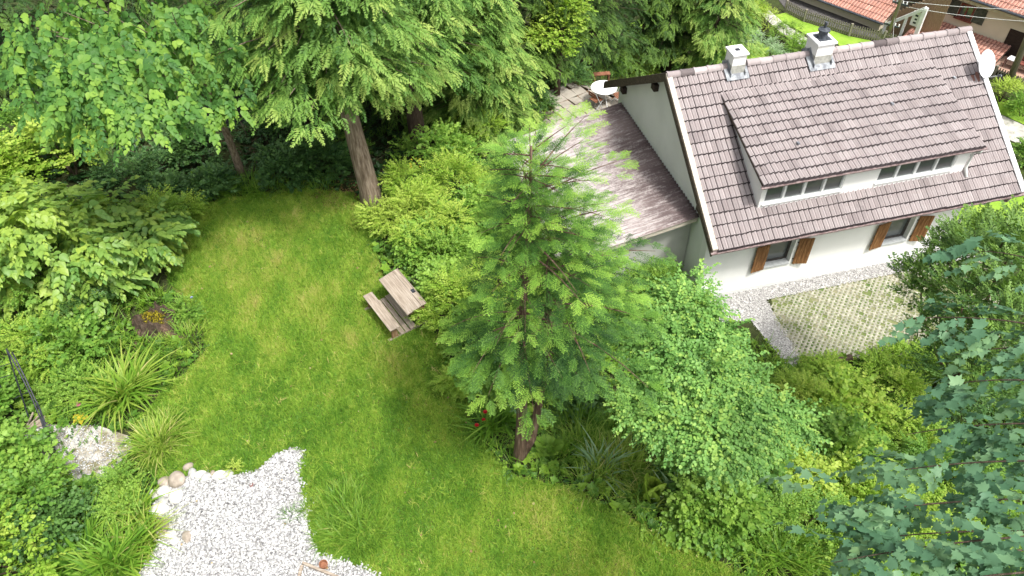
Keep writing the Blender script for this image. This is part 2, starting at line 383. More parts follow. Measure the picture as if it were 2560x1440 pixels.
def corr_mat():
    m, n, b = _mat('corrugated_sheet'); v = coords(n); s = coords(n, (.9, 7, 1))
    f = noise(n, s, 2.2, 9, .75); g = noise(n, v, 16, 7, .8); k = noise(n, v, .55, 3, .5)
    sx = n.nodes.new('ShaderNodeSeparateXYZ'); n.links.new(v, sx.inputs[0])
    mr = n.nodes.new('ShaderNodeMapRange'); mr.inputs[1].default_value = 1.9; mr.inputs[2].default_value = -.3; n.links.new(sx.outputs[0], mr.inputs[0])
    ad = n.nodes.new('ShaderNodeMath'); ad.operation = 'MULTIPLY_ADD'; n.links.new(mr.outputs[0], ad.inputs[0]); ad.inputs[1].default_value = .25; n.links.new(f, ad.inputs[2])
    a2 = n.nodes.new('ShaderNodeMath'); a2.operation = 'MULTIPLY_ADD'; n.links.new(g, a2.inputs[0]); a2.inputs[1].default_value = .5; n.links.new(ad.outputs[0], a2.inputs[2])
    fac = ramp(n, [(.86, (0, 0, 0)), (1.0, (.9, .9, .9))], a2.outputs[0]); fac.color_ramp.elements[0].position = .78
    c = mixc(n, fac.outputs[0], ramp(n, [(.35, (.095, .070, .070)), (.65, (.19, .150, .146))], k).outputs[0], (.42, .385, .375))
    n.links.new(c, b.inputs['Base Color']); b.inputs['Roughness'].default_value = .8; b.inputs['Specular IOR Level'].default_value = .2; bump(n, b, g, .4, .006); return m
M_corr = corr_mat()

def tile_field(origin, u, v, nrm, ulen, vlen, ribs, courses, skip=None, rise=.032, step=.040, seed=1):
    """interlocking tiles as real geometry: u along the eave, v up the slope; returns one chunk"""
    r = np.random.default_rng(seed); origin, u, v, nrm = (np.asarray(k, float) for k in (origin, u, v, nrm))
    prof = [(0, -.5), (.10, -.5), (.16, -.1), (.40, .0), (.50, .5), (.59, 1.0), (.73, 1.0), (.80, .6), (.86, -.5)]
    cols = [(k+p, h*rise) for k in range(2) for p, h in prof]+[(2, 0)]
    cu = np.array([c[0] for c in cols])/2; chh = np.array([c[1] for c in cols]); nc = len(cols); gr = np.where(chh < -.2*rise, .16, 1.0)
    nt = ribs//2; tw = ulen/nt; cl = vlen/courses; Vs, Fs, Ts, o = [], [], [], 0
    idx = np.arange(4*nc).reshape(4, nc); f1 = np.concatenate([np.stack([idx[j, :-1], idx[j, 1:], idx[j+1, 1:], idx[j+1, :-1]], -1) for j in (0, 2)])
    for c in range(courses):
        for t in range(nt):
            if skip and skip((t+.5)*tw, (c+.5)*cl): continue
            j = r.normal(0, .004, 3); uu = (t+cu)*tw
            rows = []
            for vv, base in ((c*cl-.040, 0.0), (c*cl, step), (c*cl, step), ((c+1)*cl+.02, .004)):
                hh = (.35 if base == 0 else 1)*chh+base+j[0]
                P = origin+uu[:, None]*u+(vv+j[1])*v+hh[:, None]*nrm; rows.append(P)
            Vs.append(np.concatenate(rows)); Fs.append(f1+o); o += 4*nc
            tt = np.clip(.58+r.normal(0, .11)+(r.random() < .04)*-.18, .34, 1); Ts.append(np.concatenate([np.zeros(2*nc), tt*gr, tt*gr]))  # lap rows: joint dirt and lap shadow painted dark; grooves carry painted shade
    return np.concatenate(Vs), np.concatenate(Fs), np.concatenate(Ts)

# ------------------------------------------------------------------ the house (house frame: a along the eave, b to the back, z up)
RL, RW, EH, RH = 9.82, 4.364, 2.7375, 5.565
PIT = math.atan2(RH-EH, RW); cs, sn = math.cos(PIT), math.sin(PIT)
house = empty('house', HO, 'white rendered house with brown tiled roof, wide dormer and two chimneys', 'house', rz=TH)
WA0, WA1, WB0, WB1 = .15, 8.55, .5625, 8.15
def roofz(b): return EH+b*(RH-EH)/RW if b <= RW else RH-(b-RW)*(RH-EH)/RW
# walls: long front wall with two window openings, gables, back
WIN = [(2.20, 3.05, .94, 1.93), (6.14, 7.02, .92, 1.90)]
mb = MB(); th = .30
def front_panel(a0, a1, z0, z1): mb.box(a0, a1, WB0, WB0+th, z0, z1)
top = roofz(WB0)-.14
xs = [WA0]+[q for w_ in WIN for q in w_[:2]]+[WA1]
for i in range(0, len(xs), 2): front_panel(xs[i], xs[i+1], -.3, top)
for a0, a1, z0, z1 in WIN: front_panel(a0, a1, -.3, z0); front_panel(a0, a1, z1, top)
mb.build('front_wall', M_white, house)
mb = MB()
g = [(WA0, WB0+th+.001, -.6), (WA0, WB1, -1.6), (WA0, WB1, roofz(WB1)-.1), (WA0, RW, RH-.1), (WA0, WB0+th+.001, roofz(WB0+th)-.12)]
mb.prism(g, (.28, 0, 0)); mb.build('gable_wall', M_gable, house)
mb = MB(); mb.prism([(WA1-.28, p[1], p[2]) for p in g], (.28, 0, 0)); mb.box(WA0+.285, WA1-.285, WB1-.28, WB1-.002, -1.6, roofz(WB1)-.15)
mb.build('rear_wall', M_white, house)
mb = MB(); mb.box(WA0-.015, WA1+.015, WB0-.02, WB0-.002, -.3, .17); mb.build('plinth', M_plinth, house)
# roof deck
mb = MB(); t_ = .16
prof = [(0, EH), (RW, RH), (2*RW+.3, EH-.19), (2*RW+.3, EH-.19-t_), (RW, RH-t_), (0, EH-t_)]
deck = [(0.0, b, z-.03) for b, z in prof]; mb.prism(deck, (RL, 0, 0))
roof = mb.build('roof', M_purlin, house)
u = (1, 0, 0); v = (0, cs, sn); nr = (0, -sn, cs)
SL = RW/cs
def under_dormer(uu, vv):
    b = vv*cs; return 1.72 < uu < 7.95 and 0.95 < b < 3.30
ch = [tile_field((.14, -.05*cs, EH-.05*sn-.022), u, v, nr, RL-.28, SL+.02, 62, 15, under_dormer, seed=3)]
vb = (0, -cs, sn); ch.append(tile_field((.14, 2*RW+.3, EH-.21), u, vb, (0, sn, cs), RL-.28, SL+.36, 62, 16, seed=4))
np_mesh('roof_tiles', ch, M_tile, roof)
# ridge: overlapping half-round tiles
Vr, Fr, Tr, o = [], [], [], 0
r_ = np.random.default_rng(9); nseg = 24; L = RL/nseg; nn = 9
for k in range(nseg):
    a0 = k*L; rr = [(.128, a0-.01), (.132, a0+.05), (.118, a0+.06), (.112, a0+L+.03)]
    tt = np.clip(r_.normal(.6, .25), 0, 1); dz = r_.normal(0, .006)
    for rad, aa in rr:
        for j in range(nn):
            an = math.pi*(j/(nn-1))*1.12-.06*math.pi; Vr.append((aa, RW+rad*math.cos(an), RH-.015+dz+rad*.95*math.sin(an)))
    for q in range(3):
        for j in range(nn-1): b0 = o+q*nn+j; Fr.append((b0, b0+1, b0+nn+1, b0+nn))
    o += 4*nn; Tr += [tt]*(4*nn)
np_mesh('ridge_tiles', [(np.array(Vr), np.array(Fr), np.array(Tr))], M_tile, roof, smooth=False)
# bargeboards
def slope_board(a0, a1, b0, b1, top_, h, back=False):
    P = []
    for b in (b0, b1): P.append((b, roofz(b)))
    return [(a0, P[0][0], P[0][1]+top_), (a0, P[1][0], P[1][1]+top_), (a0, P[1][0], P[1][1]+top_-h), (a0, P[0][0], P[0][1]+top_-h)], (a1-a0, 0, 0)
for a0, a1, m_, nm in ((-.03, .13, M_barge, 'verge_board'), (RL-.14, RL+.02, M_whitepaint, 'verge_board')):
    mb = MB(); mb.prism(*slope_board(a0, a1, -.06, RW, .075, .05)); o_ = mb.build(nm, m_, house, bevel=.006)
    tag(o_, 'pale weathered verge board on the near gable' if a0 < 1 else 'white verge board on the far gable')
mb = MB(); mb.prism(*slope_board(-.05, -.005, -.04, RW-.002, .02, .24)); mb.prism(*slope_board(-.05, -.005, RW+.002, 2*RW+.45, .05, .25))
mb.prism(*slope_board(-.03, .13, RW+.003, 2*RW+.42, .09, .04)); mb.build('bargeboard', M_bargedark, house)
for b in (1.2, 5.2, 7.6):
    mb = MB(); z = roofz(b)-.20; mb.box(-.0, .4, b-.13, b+.13, z-.24, z-.02); mb.build('purlin_end', M_purlin, house, bevel=.01)
# eave: fascia and gutter
mb = MB(); mb.box(.02, RL-.02, .0, .03, EH-.20, EH-.035); mb.build('fascia', M_maroon, house)
def gutter(a0, a1, b, z, r=.065, name='gutter'):
    mb = MB(); n = 9; o = 0
    for rad in (r, r-.012):
        for a in (a0, a1):
            for k in range(n):
                an = math.pi+math.pi*k/(n-1); mb.v.append((a, b+rad*math.cos(an), z+rad*math.sin(an)))
    for k in range(n-1):
        mb.f.append((k, k+1, n+k+1, n+k)); mb.f.append((2*n+k, 3*n+k, 3*n+k+1, 2*n+k+1))
    mb.f.append((0, n, 3*n, 2*n)); mb.f.append((n-1, 3*n-1, 4*n-1, 2*n-1))
    mb.f.append(tuple(range(n))+tuple(range(3*n-1, 2*n-1, -1))); mb.f.append(tuple(range(n, 2*n))+tuple(range(4*n-1, 3*n-1, -1)))
    return mb.build(name, M_maroon, house, smooth=False)
gutter(-.06, RL+.06, -.085, EH-.055, .075)
mb = MB(); mb.tube([(8.66, -.08, EH-.13), (8.66, -.06, EH-.22), (8.62, .40, EH-.55), (8.62, .47, EH-.70), (8.62, .47, .0)], .05, 10)
mb.build('downpipe', M_pipe, house, smooth=True)
mb = MB(); mb.tube([(9.35, -.085, EH-.12), (9.35, -.05, EH-.28), (9.05, .3, EH-.38), (8.72, .47, EH-.62)], .045, 10); mb.build('downpipe', M_maroon, house, smooth=True)
# ground-floor windows with shutters
for k, (a0, a1, z0, z1) in enumerate(WIN):
    mb = MB(); f = .075; bb = WB0+.17
    mb.box(a0, a1, bb, bb+.05, z0, z0+f); mb.box(a0, a1, bb, bb+.05, z1-f, z1); mb.box(a0, a0+f, bb, bb+.05, z0+f, z1-f); mb.box(a1-f, a1, bb, bb+.05, z0+f, z1-f)
    win = mb.build('window', M_darkframe, house)
    mb = MB(); mb.box(a0+f, a1-f, bb+.022, bb+.034, z0+f, z1-f); mb.build('pane', M_glass, win)
    mb = MB(); mb.box(a0+.002, a1-.002, WB0-.05, bb-.002, z0-.035, z0+.012); mb.build('sill', M_greyframe, win)
    for sgn in (-1, 1):
        c0 = a0-.45 if sgn < 0 else a1+.10; c1 = a0-.01 if sgn < 0 else a1+.54
        hx = c1 if sgn < 0 else c0; tilt = 7 if sgn < 0 else 12
        mb = MB(); nb = 4; wd = (c1-c0)/nb
        for q in range(nb): mb.box((q*wd+.004)-(c1-c0 if sgn < 0 else 0), ((q+1)*wd-.004)-(c1-c0 if sgn < 0 else 0), -.055, -.025, z0-.06, z1-.02)
        for zz in (z0+.12, z1-.2): mb.box(.01-(c1-c0 if sgn < 0 else 0), (c1-c0)-.01-(c1-c0 if sgn < 0 else 0), -.025, -.008, zz-.04, zz+.04)
        sh = mb.build('shutter', M_shutter, house, bevel=.003); sh.location = (hx, WB0, 0); sh.rotation_euler = (0, 0, math.radians(tilt if sgn < 0 else -tilt))
        for zz in (z0+.12, z1-.2): mb = MB(); mb.box(-.03, .03, -.012, .0, zz-.02, zz+.02); mb.build('hinge', M_iron, sh)
# dormer
DA0, DA1, DB = 1.58, 8.06, .75
DE, DTB = .62, 3.66
DTZ = roofz(DTB)+.03; DEZ = 4.235; dsl = math.atan2(DTZ-DEZ, DTB-DE); dc, ds = math.cos(dsl), math.sin(dsl)
def dz(b): return DEZ+(b-DE)*(DTZ-DEZ)/(DTB-DE)
DW = [(1.70, 4.12, 3.36, 4.10), (5.18, 7.66, 3.38, 4.10)]
mb = MB()
xs = [DA0]+[q for w_ in DW for q in w_[:2]]+[DA1]
tz = dz(DB)-.07
for i in range(0, len(xs), 2): mb.box(xs[i], xs[i+1], DB, DB+.16, roofz(DB)-.1, tz)
for a0, a1, z0, z1 in DW: mb.box(a0, a1, DB, DB+.16, roofz(DB)-.1, z0); mb.box(a0, a1, DB, DB+.16, z1, tz)
for a in (DA0, DA1-.14): mb.prism([(a, DB+.161, roofz(DB)-.05), (a, DTB-.05, roofz(DTB)-.08), (a, DB+.161, dz(DB+.161)-.06)], (.14, 0, 0))
mb.build('dormer_wall', M_white, house)
for a0, a1, z0, z1 in DW:
    f = .038; b0 = DB+.03; mb = MB()
    mb.box(a0, a1, b0, b0+.07, z0, z0+f); mb.box(a0, a1, b0, b0+.07, z1-f, z1)
    n4 = 4; wd = (a1-a0)/n4
    for q in range(n4+1):
        c = a0+q*wd; hw_ = .04 if q == 2 else .03
        lo, hi = (c, c+f) if q == 0 else ((c-f, c) if q == n4 else (c-hw_, c+hw_))
        mb.box(lo, hi, b0-.012, b0+.075, z0+f, z1-f)
    mb.box(a0-.03, a1+.03, DB-.05, b0-.014, z0-.03, z0+.005)
    win = mb.build('dormer_window', M_whitepaint, house, bevel=.004)
    for q in range(n4):
        c0, c1 = a0+q*wd+.042, a0+(q+1)*wd-.042
        mb = MB(); fr = .022
        mb.box(c0, c1, b0+.012, b0+.05, z0+f, z0+f+fr); mb.box(c0, c1, b0+.012, b0+.05, z1-f-fr, z1-f); mb.box(c0, c0+fr, b0+.012, b0+.05, z0+f+fr, z1-f-fr); mb.box(c1-fr, c1, b0+.012, b0+.05, z0+f+fr, z1-f-fr)
        mb.build('sash', M_greyframe, win)
        mb = MB(); mb.box(c0+fr, c1-fr, b0+.028, b0+.036, z0+f+fr, z1-f-fr); mb.build('pane', M_glass, win)
mb = MB(); mb.prism([(DA0-.14, DE, DEZ-.02), (DA0-.14, DTB, DTZ-.02), (DA0-.14, DTB, DTZ-.10), (DA0-.14, DE, DEZ-.10)], (DA1-DA0+.28, 0, 0))
droof = mb.build('dormer_roof', M_bargedark, house)
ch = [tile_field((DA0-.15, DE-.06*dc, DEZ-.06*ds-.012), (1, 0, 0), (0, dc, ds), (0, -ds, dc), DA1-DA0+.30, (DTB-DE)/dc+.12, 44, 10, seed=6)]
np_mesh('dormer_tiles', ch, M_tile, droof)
gutter(DA0-.20, DA1+.24, DE-.10, DEZ-.055, .055, 'dormer_gutter')
mb = MB(); mb.tube([(DA1+.06, DE-.10, DEZ-.1), (DA1+.06, DE-.08, DEZ-.2), (DA1+.05, DB-.02, DEZ-.32), (DA1+.05, DB-.03, roofz(DB)+.12), (DA1+.04, DB-.2, roofz(DB-.2)+.05)], .04, 10); mb.build('downpipe', M_pipe, house, smooth=True)
# chimneys
def chimney(a0, a1, b0, b1, ztop, cap, splay, label):
    mb = MB(); zb = roofz(b0)-.1
    mb.box(a0, a1, b0, b1, zb+.42, ztop); c_ = mb.build('chimney', M_white, house); tag(c_, label)
    mb = MB(); mb.prism([(a0-.01, b0-.01, zb-.2), (a1+.01, b0-.01, zb-.2), (a1+.01, b1+.01, zb-.2), (a0-.01, b1+.01, zb-.2)], (0, 0, .62)); mb.build('chimney_base', M_eternit, c_)
    mb = MB()
    for aa, sg in ((a0, -1), (a1, 1)):
        for (bs, be) in ((b0-.1, RW), (RW, b1+.1)):
            za, zb2 = roofz(bs)+.055, roofz(be)+.055
            mb.prism([(aa+sg*.012, bs, za), (aa+sg*.012, be, zb2), (aa+sg*.15, be, zb2), (aa+sg*.15, bs, za)], (0, 0, .012))
            mb.prism([(aa+sg*.012, bs, za-.05), (aa+sg*.012, be, zb2-.05), (aa+sg*.012, be, zb2+.17), (aa+sg*.012, bs, za+.13)], (sg*.012, 0, 0))
    mb.prism([(a0-.14, b0-.16, roofz(b0-.16)+.05), (a1+.14, b0-.16, roofz(b0-.16)+.05), (a1+.14, b0-.012, roofz(b0)+.06), (a0-.14, b0-.012, roofz(b0)+.06)], (0, 0, .012))
    mb.build('flashing', M_lead, c_)
    mb = MB(); e = .045; mb.box(a0-e, a1+e, b0-e, b1+e, ztop+.001, ztop+cap); mb.build('chimney_cap', M_whitepaint, c_, bevel=.008)
    return c_
c1 = chimney(1.86, 2.27, 4.10, 4.55, 6.02, .055, 0, 'smaller plain white chimney with a square flue hole')
mb = MB(); mb.box(2.0, 2.14, 4.27, 4.41, 6.076, 6.082); mb.build('flue_opening', M_iron, c1)
c2 = chimney(4.45, 4.98, 4.02, 4.62, 6.0, .065, 0, 'larger white chimney with a dark metal cowl')
mb = MB(); mb.box(4.53, 4.92, 4.12, 4.54, 6.066, 6.078); mb.lathe([(.15, 6.08), (.14, 6.13), (.125, 6.24), (.125, 6.27), (.17, 6.28), (.17, 6.32), (.10, 6.35), (.04, 6.37), (.04, 6.54)], 18, (4.72, 4.34, 0)); mb.build('chimney_cowl', M_cowl, c2, smooth=False)
# roof hooks, vent tile
for a, b in ((2.9, 1.6), (6.2, 2.35), (8.75, 3.1)):
    mb = MB(); mb.box(a-.03, a+.03, b-.05, b+.05, (dz(b) if 1.5 < a < 8.1 and b < 3.6 else roofz(b))+.05, (dz(b) if 1.5 < a < 8.1 and b < 3.6 else roofz(b))+.10)
    mb.build('roof_hook', M_lead, house)

# ------------------------------------------------------------------ annex with corrugated roof against the gable
annex = empty('lean_to', hw(-2, 4.5, 0), 'low lean-to with lichen-covered corrugated roof against the house gable', 'lean-to', rz=TH)
ax, ay = 2.0, -4.5     # house frame -> annex frame
def az(a, b): return 2.83-.055*(b-1.3)+.205*(a-.12)
B0, B1, A0_ = 1.25, 7.8, -4.1
na, nb = 24, 460; aa = np.linspace(A0_, .135, na); bb = np.linspace(B0, B1, nb)
AA, BB = np.meshgrid(aa, bb); ZZ = az(AA, BB)+.030*np.sin(BB*2*math.pi/.165)+.012*(AA < -2.55)
idx = np.arange(na*nb).reshape(nb, na); F = np.stack([idx[:-1, :-1], idx[:-1, 1:], idx[1:, 1:], idx[1:, :-1]], -1).reshape(-1, 4)
ro = np_mesh('corrugated_roof', [(np.stack([AA+ax, BB+ay, ZZ], -1).reshape(-1, 3), F, .5)], M_corr, annex, smooth=True)
md = ro.modifiers.new('thickness', 'SOLIDIFY'); md.thickness = .008
mb = MB(); mb.prism([(A0_+ax, B0+.03+ay, az(A0_, B0)-.03), (.10+ax, B0+.03+ay, az(.1, B0)-.03), (.10+ax, B0+.03+ay, az(.1, B0)-.20), (A0_+ax, B0+.03+ay, az(A0_, B0)-.20)], (0, .03, 0)); mb.build('fascia', M_barge, annex)
mb = MB(); mb.prism([(A0_+ax, B1-.06+ay, az(A0_, B1)-.03), (.10+ax, B1-.06+ay, az(.1, B1)-.03), (.10+ax, B1-.06+ay, az(.1, B1)-.16), (A0_+ax, B1-.06+ay, az(A0_, B1)-.16)], (0, .03, 0))
mb.build('fascia', M_barge, annex)
mb = MB()
for b0, b1 in ((B0+.35, B0+.55), (B1-.5, B1-.3)):
    mb.prism([(A0_+.4+ax, b0+ay, -.3), (.12+ax, b0+ay, -.3), (.12+ax, b0+ay, az(.1, b0)-.05), (A0_+.4+ax, b0+ay, az(A0_+.4, b0)-.05)], (0, b1-b0, 0))
mb.prism([(A0_+.4+ax, B0+.552+ay, -.3), (A0_+.4+ax, B1-.502+ay, -.3), (A0_+.4+ax, B1-.502+ay, az(A0_+.4, B1)-.05), (A0_+.4+ax, B0+.552+ay, az(A0_+.4, B0)-.06)], (.2, 0, 0))
mb.build('wall', M_annexwall, annex)

# ------------------------------------------------------------------ satellite dish on the far verge
sdp = hw(9.62, 3.05, roofz(3.05)+.05)
dish = empty('satellite_dish', sdp, 'white oval satellite dish mounted on the roof edge', 'satellite dish')
mb = MB(); n = 28; rings = 6; cv = []
fdir = np.array([.38, -.72, .45]); fdir /= np.linalg.norm(fdir)
xs_ = np.cross([0, 0, 1.], fdir); xs_ /= np.linalg.norm(xs_); ys_ = np.cross(fdir, xs_); cc = np.array([.02, -.02, .42])
for sgn, off in ((1, 0), (-1, -.015)):
    o = len(mb.v)
    mb.v.append(tuple(cc+fdir*(off-.07)))
    for q in range(1, rings+1):
        for k in range(n):
            a = 2*math.pi*k/n; rr = q/rings; P = cc+xs_*.36*rr*math.cos(a)+ys_*.41*rr*math.sin(a)+fdir*(off-.07*(1-rr*rr)); mb.v.append(tuple(P))
    for k in range(n): mb.f.append((o, o+1+k, o+1+(k+1) % n))
    for q in range(rings-1):
        for k in range(n): mb.f.append((o+1+q*n+k, o+1+q*n+(k+1) % n, o+1+(q+1)*n+(k+1) % n, o+1+(q+1)*n+k))
mb.build('reflector', M_whitepaint, dish, smooth=True)
mb = MB(); low = cc-ys_*.40; lnb = cc+fdir*.42-ys_*.36
mb.tube([low, lnb], .014, 6); mb.tube([(0, 0, -.05), (0, 0, .3), cc-fdir*.08], .022, 8); mb.build('arm', M_greyframe, dish)
mb = MB(); mb.tube([lnb, lnb-fdir*.1], [.04, .03], 10); mb.build('receiver_head', M_cowl, dish)
mb = MB(); mb.prism([(-.35, -.12, -.05-.10), (-.02, -.12, -.05-.10), (-.02, .12, -.05+.06), (-.35, .12, -.05+.06)], (0, 0, .06)); mb.build('mount_plate', M_redtile, dish)
# ------------------------------------------------------------------ neighbours beyond the fence
ZN = -4.5
def zframe(p0, p1, z):
    P = at(*p0, z); Q = at(*p1, z); d = (Q-P)/np.linalg.norm(Q-P); n = np.array([-d[1], d[0], 0]); return P, d, n
Pn, dn, nn_ = zframe((1994, 0), (2169, 67), ZN)
def nl(X): d = X-Pn; return np.array([d@dn, d@nn_, X[2]-ZN])
def nw(u, v, z): return Pn+dn*u+nn_*v+np.array([0, 0, z])
rzn = math.atan2(dn[1], dn[0])
barn = empty('farm_building', Pn, 'low cream farm building with red tiled roof behind the picket fence', 'building', rz=rzn)
e0 = nl(on_plane(2063, 0, Pn-nn_*.3, nn_)); e1 = nl(on_plane(2208, 60, Pn-nn_*.3, nn_)); eh = (e0[2]+e1[2])/2; ue = e1[0]
mb = MB(); mb.box(-6, ue-.25, 0, 8, -.5, eh+.05); mb.build('wall', M_cream, barn)
rp = math.radians(24); rc, rs_ = math.cos(rp), math.sin(rp)
mb = MB(); mb.prism([(-7, -.3, eh), (-7, 4.2, eh+4.5*math.tan(rp)), (-7, 8.7, eh), (-7, 8.7, eh-.12), (-7, 4.2, eh+4.5*math.tan(rp)-.12), (-7, -.3, eh-.12)], (7+ue, 0, 0)); rf = mb.build('roof', M_bargedark, barn)
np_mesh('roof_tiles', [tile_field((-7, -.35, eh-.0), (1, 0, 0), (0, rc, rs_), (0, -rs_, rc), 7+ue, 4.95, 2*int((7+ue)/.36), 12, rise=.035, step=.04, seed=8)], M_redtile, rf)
mb = MB(); mb.tube([(-7, -.42, eh-.02), (ue+.05, -.42, eh-.02)], .06, 8); mb.build('gutter', M_cowl, barn)
# chalet: wall plane through the window
Pc = nw(ue+.3, 1.6, 0)
chalet = empty('chalet', Pc, 'cream chalet with green shuttered window and red tiled roof at top right', 'house', rz=rzn)
def cl(X): d = X-Pc; return np.array([d@dn, d@nn_, X[2]-ZN])
def cp(px, py, off=0.0): return cl(on_plane(px, py, Pc+nn_*off, nn_))
wl, wr = cp(2362, 30), cp(2600, 80)
et = cp(2430, -10, -.7); et2 = cp(2560, 56, -.7); ceh = (et[2]+et2[2])/2
mb = MB(); mb.box(wl[0]-1.3, wr[0]+5, 0, 7, -1, ceh+.15); mb.build('wall', M_cream, chalet)
x0 = wl[0]-1.9; x1 = wr[0]+6
mb = MB(); mb.prism([(x0, -.45, ceh), (x0, 3.5, ceh+3.95*math.tan(rp)), (x0, 7.7, ceh), (x0, 7.7, ceh-.14), (x0, 3.5, ceh+3.95*math.tan(rp)-.14), (x0, -.45, ceh-.14)], (x1-x0, 0, 0)); rf = mb.build('roof', M_bargedark, chalet)
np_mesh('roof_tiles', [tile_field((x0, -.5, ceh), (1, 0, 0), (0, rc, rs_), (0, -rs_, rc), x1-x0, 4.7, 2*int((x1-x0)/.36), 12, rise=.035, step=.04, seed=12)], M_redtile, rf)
mb = MB(); mb.tube([(x0, -.58, ceh-.03), (x1, -.58, ceh-.03)], .07, 8); mb.build('gutter', M_cowl, chalet)
mb = MB(); nsc = int((x1-x0)/.3)
for q in range(nsc): mb.prism([(x0+q*.3, -.4, ceh-.15), (x0+q*.3+.29, -.4, ceh-.15), (x0+q*.3+.27, -.4, ceh-.30), (x0+q*.3+.145, -.4, ceh-.36), (x0+q*.3+.02, -.4, ceh-.30)], (0, .03, 0))
mb.build('scalloped_trim', M_cream, chalet)
a_, b_ = cp(2392, 8), cp(2432, 58); wz1, wz0 = cp(2400, 3)[2], cp(2420, 50)[2]; wx0, wx1 = cp(2396, 30)[0], cp(2432, 40)[0]
mb = MB(); f = .09
mb.box(wx0, wx1, -.05, -.002, wz0, wz0+f); mb.box(wx0, wx1, -.05, -.002, wz1-f, wz1); mb.box(wx0, wx0+f, -.05, -.002, wz0+f, wz1-f); mb.box(wx1-f, wx1, -.05, -.002, wz0+f, wz1-f); mb.box((wx0+wx1)/2-.04, (wx0+wx1)/2+.04, -.05, -.002, wz0+f, wz1-f)
M_redframe = noisy('red_brown_frame', [(.4, (.13, .04, .03)), (.6, (.22, .07, .05))], 6, bmp=.1)
M_green = noisy('green_shutter_paint', [(.4, (.055, .065, .05)), (.6, (.10, .11, .085))], 6, bmp=.1)
win = mb.build('window', M_redframe, chalet)
mb = MB(); mb.box(wx0+f, wx1-f, -.022, -.012, wz0+f, wz1-f); mb.build('pane', M_glass, win)
mb = MB(); mb.box(wx0-.1, wx1+.1, -.16, -.052, wz0-.08, wz0-.005); mb.build('sill', M_redframe, win)
for s0, s1 in ((wx0-.62, wx0-.04), (wx1+.04, wx1+.62)):
    mb = MB(); mb.box(s0, s1, -.06, -.02, wz0-.02, wz1+.02)
    for q in range(3): mb.box(s0+.03, s1-.03, -.07, -.0605, wz0+.05+q*(wz1-wz0)/3, wz0+.12+q*(wz1-wz0)/3)
    mb.build('shutter', M_green, chalet)
# red porch roof along the chalet wall
pt0, pt1 = cp(2335, 42), cp(2528, 118); pb0 = cl(on_plane(2285, 95, Pc+nn_*-2.2, nn_)); pb1 = cl(on_plane(2478, 176, Pc+nn_*-2.2, nn_))
pz = (pt0[2]+pt1[2])/2; pbz = min((pb0[2]+pb1[2])/2, pz-.5); sl_ = math.hypot(2.2, pz-pbz)
vv_ = np.array([0, 2.2, pz-pbz])/sl_; n_v = np.array([0, -vv_[2], vv_[1]])
mb = MB(); mb.prism([(pt0[0]-.5, 0, pz), (pt1[0], 0, pz), (pt1[0], -2.2, pbz), (pt0[0]-.5, -2.2, pbz)], (0, 0, -.1)); mb.v = [(x_, y_, z_-.06) for x_, y_, z_ in mb.v]; pr = mb.build('porch_roof', M_bargedark, chalet)
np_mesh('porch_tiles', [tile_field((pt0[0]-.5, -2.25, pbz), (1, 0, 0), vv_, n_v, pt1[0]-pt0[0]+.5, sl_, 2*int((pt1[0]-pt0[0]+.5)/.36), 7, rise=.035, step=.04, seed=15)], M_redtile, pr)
for q in (pt0[0]-.2, (pt0[0]+pt1[0])/2, pt1[0]-.2): mb = MB(); mb.box(q-.06, q+.06, -2.1, -1.98, -1, pbz-.12); mb.build('porch_post', M_bargedark, chalet)
d0, d1 = cp(2515, 95), cp(2600, 95)
mb = MB(); mb.box(d0[0], d1[0], -.02, -.004, -.5, d0[2]+.55); mb.build('door', M_purlin, chalet)
# timbered gable porch between the two buildings
gx = ue
gp = empty('gable_porch', nw(gx, 0, 0), 'white framed timber gable porch beside the farm building', 'porch', rz=rzn)
def gl(px, py, off): X = on_plane(px, py, nw(gx, off, 0), nn_); d = X-nw(gx, 0, 0); return np.array([d@dn, d@nn_, X[2]-ZN])
q0, q1, q2, q3 = gl(2200, 88, -.2), gl(2214, 62, -.2), gl(2316, 20, -.2), gl(2285, 80, -.2)
mb = MB(); mb.bar(q1, q2, .16, .16, (0, 1, 0)); mb.bar(q1, q1-np.array([0, 0, 1.6]), .14, .14, (0, 1, 0)); mb.bar(q2, q2-np.array([0, 0, 2.6]), .2, .2, (0, 1, 0))
m_ = (q1*.45+q2*.55); mb.bar(m_, m_-np.array([0, 0, 2.2]), .12, .12, (0, 1, 0)); mb.build('white_frame', M_whitepaint, gp)
mb = MB(); x_ = q1[0]
while x_ < q2[0]+.8:
    zt = q1[2]+(q2[2]-q1[2])*(x_-q1[0])/(q2[0]-q1[0]); mb.box(x_, x_+.13, .25, .28, -.8, zt+.55); x_ += .14
mb.build('board_wall', M_boards, gp)
mb = MB(); pw = q2[0]-.55; mb.box(pw, pw+.5, -.16, -.13, q2[2]-1.15, q2[2]-.35); mb.build('white_panel', M_whitepaint, gp)
for q in range(3): mb = MB(); mb.box(pw+.14+.03*(q % 2), pw+.30, -.166, -.1601, q2[2]-.62-q*.2, q2[2]-.52-q*.2); mb.build('panel_mark', M_iron, gp)
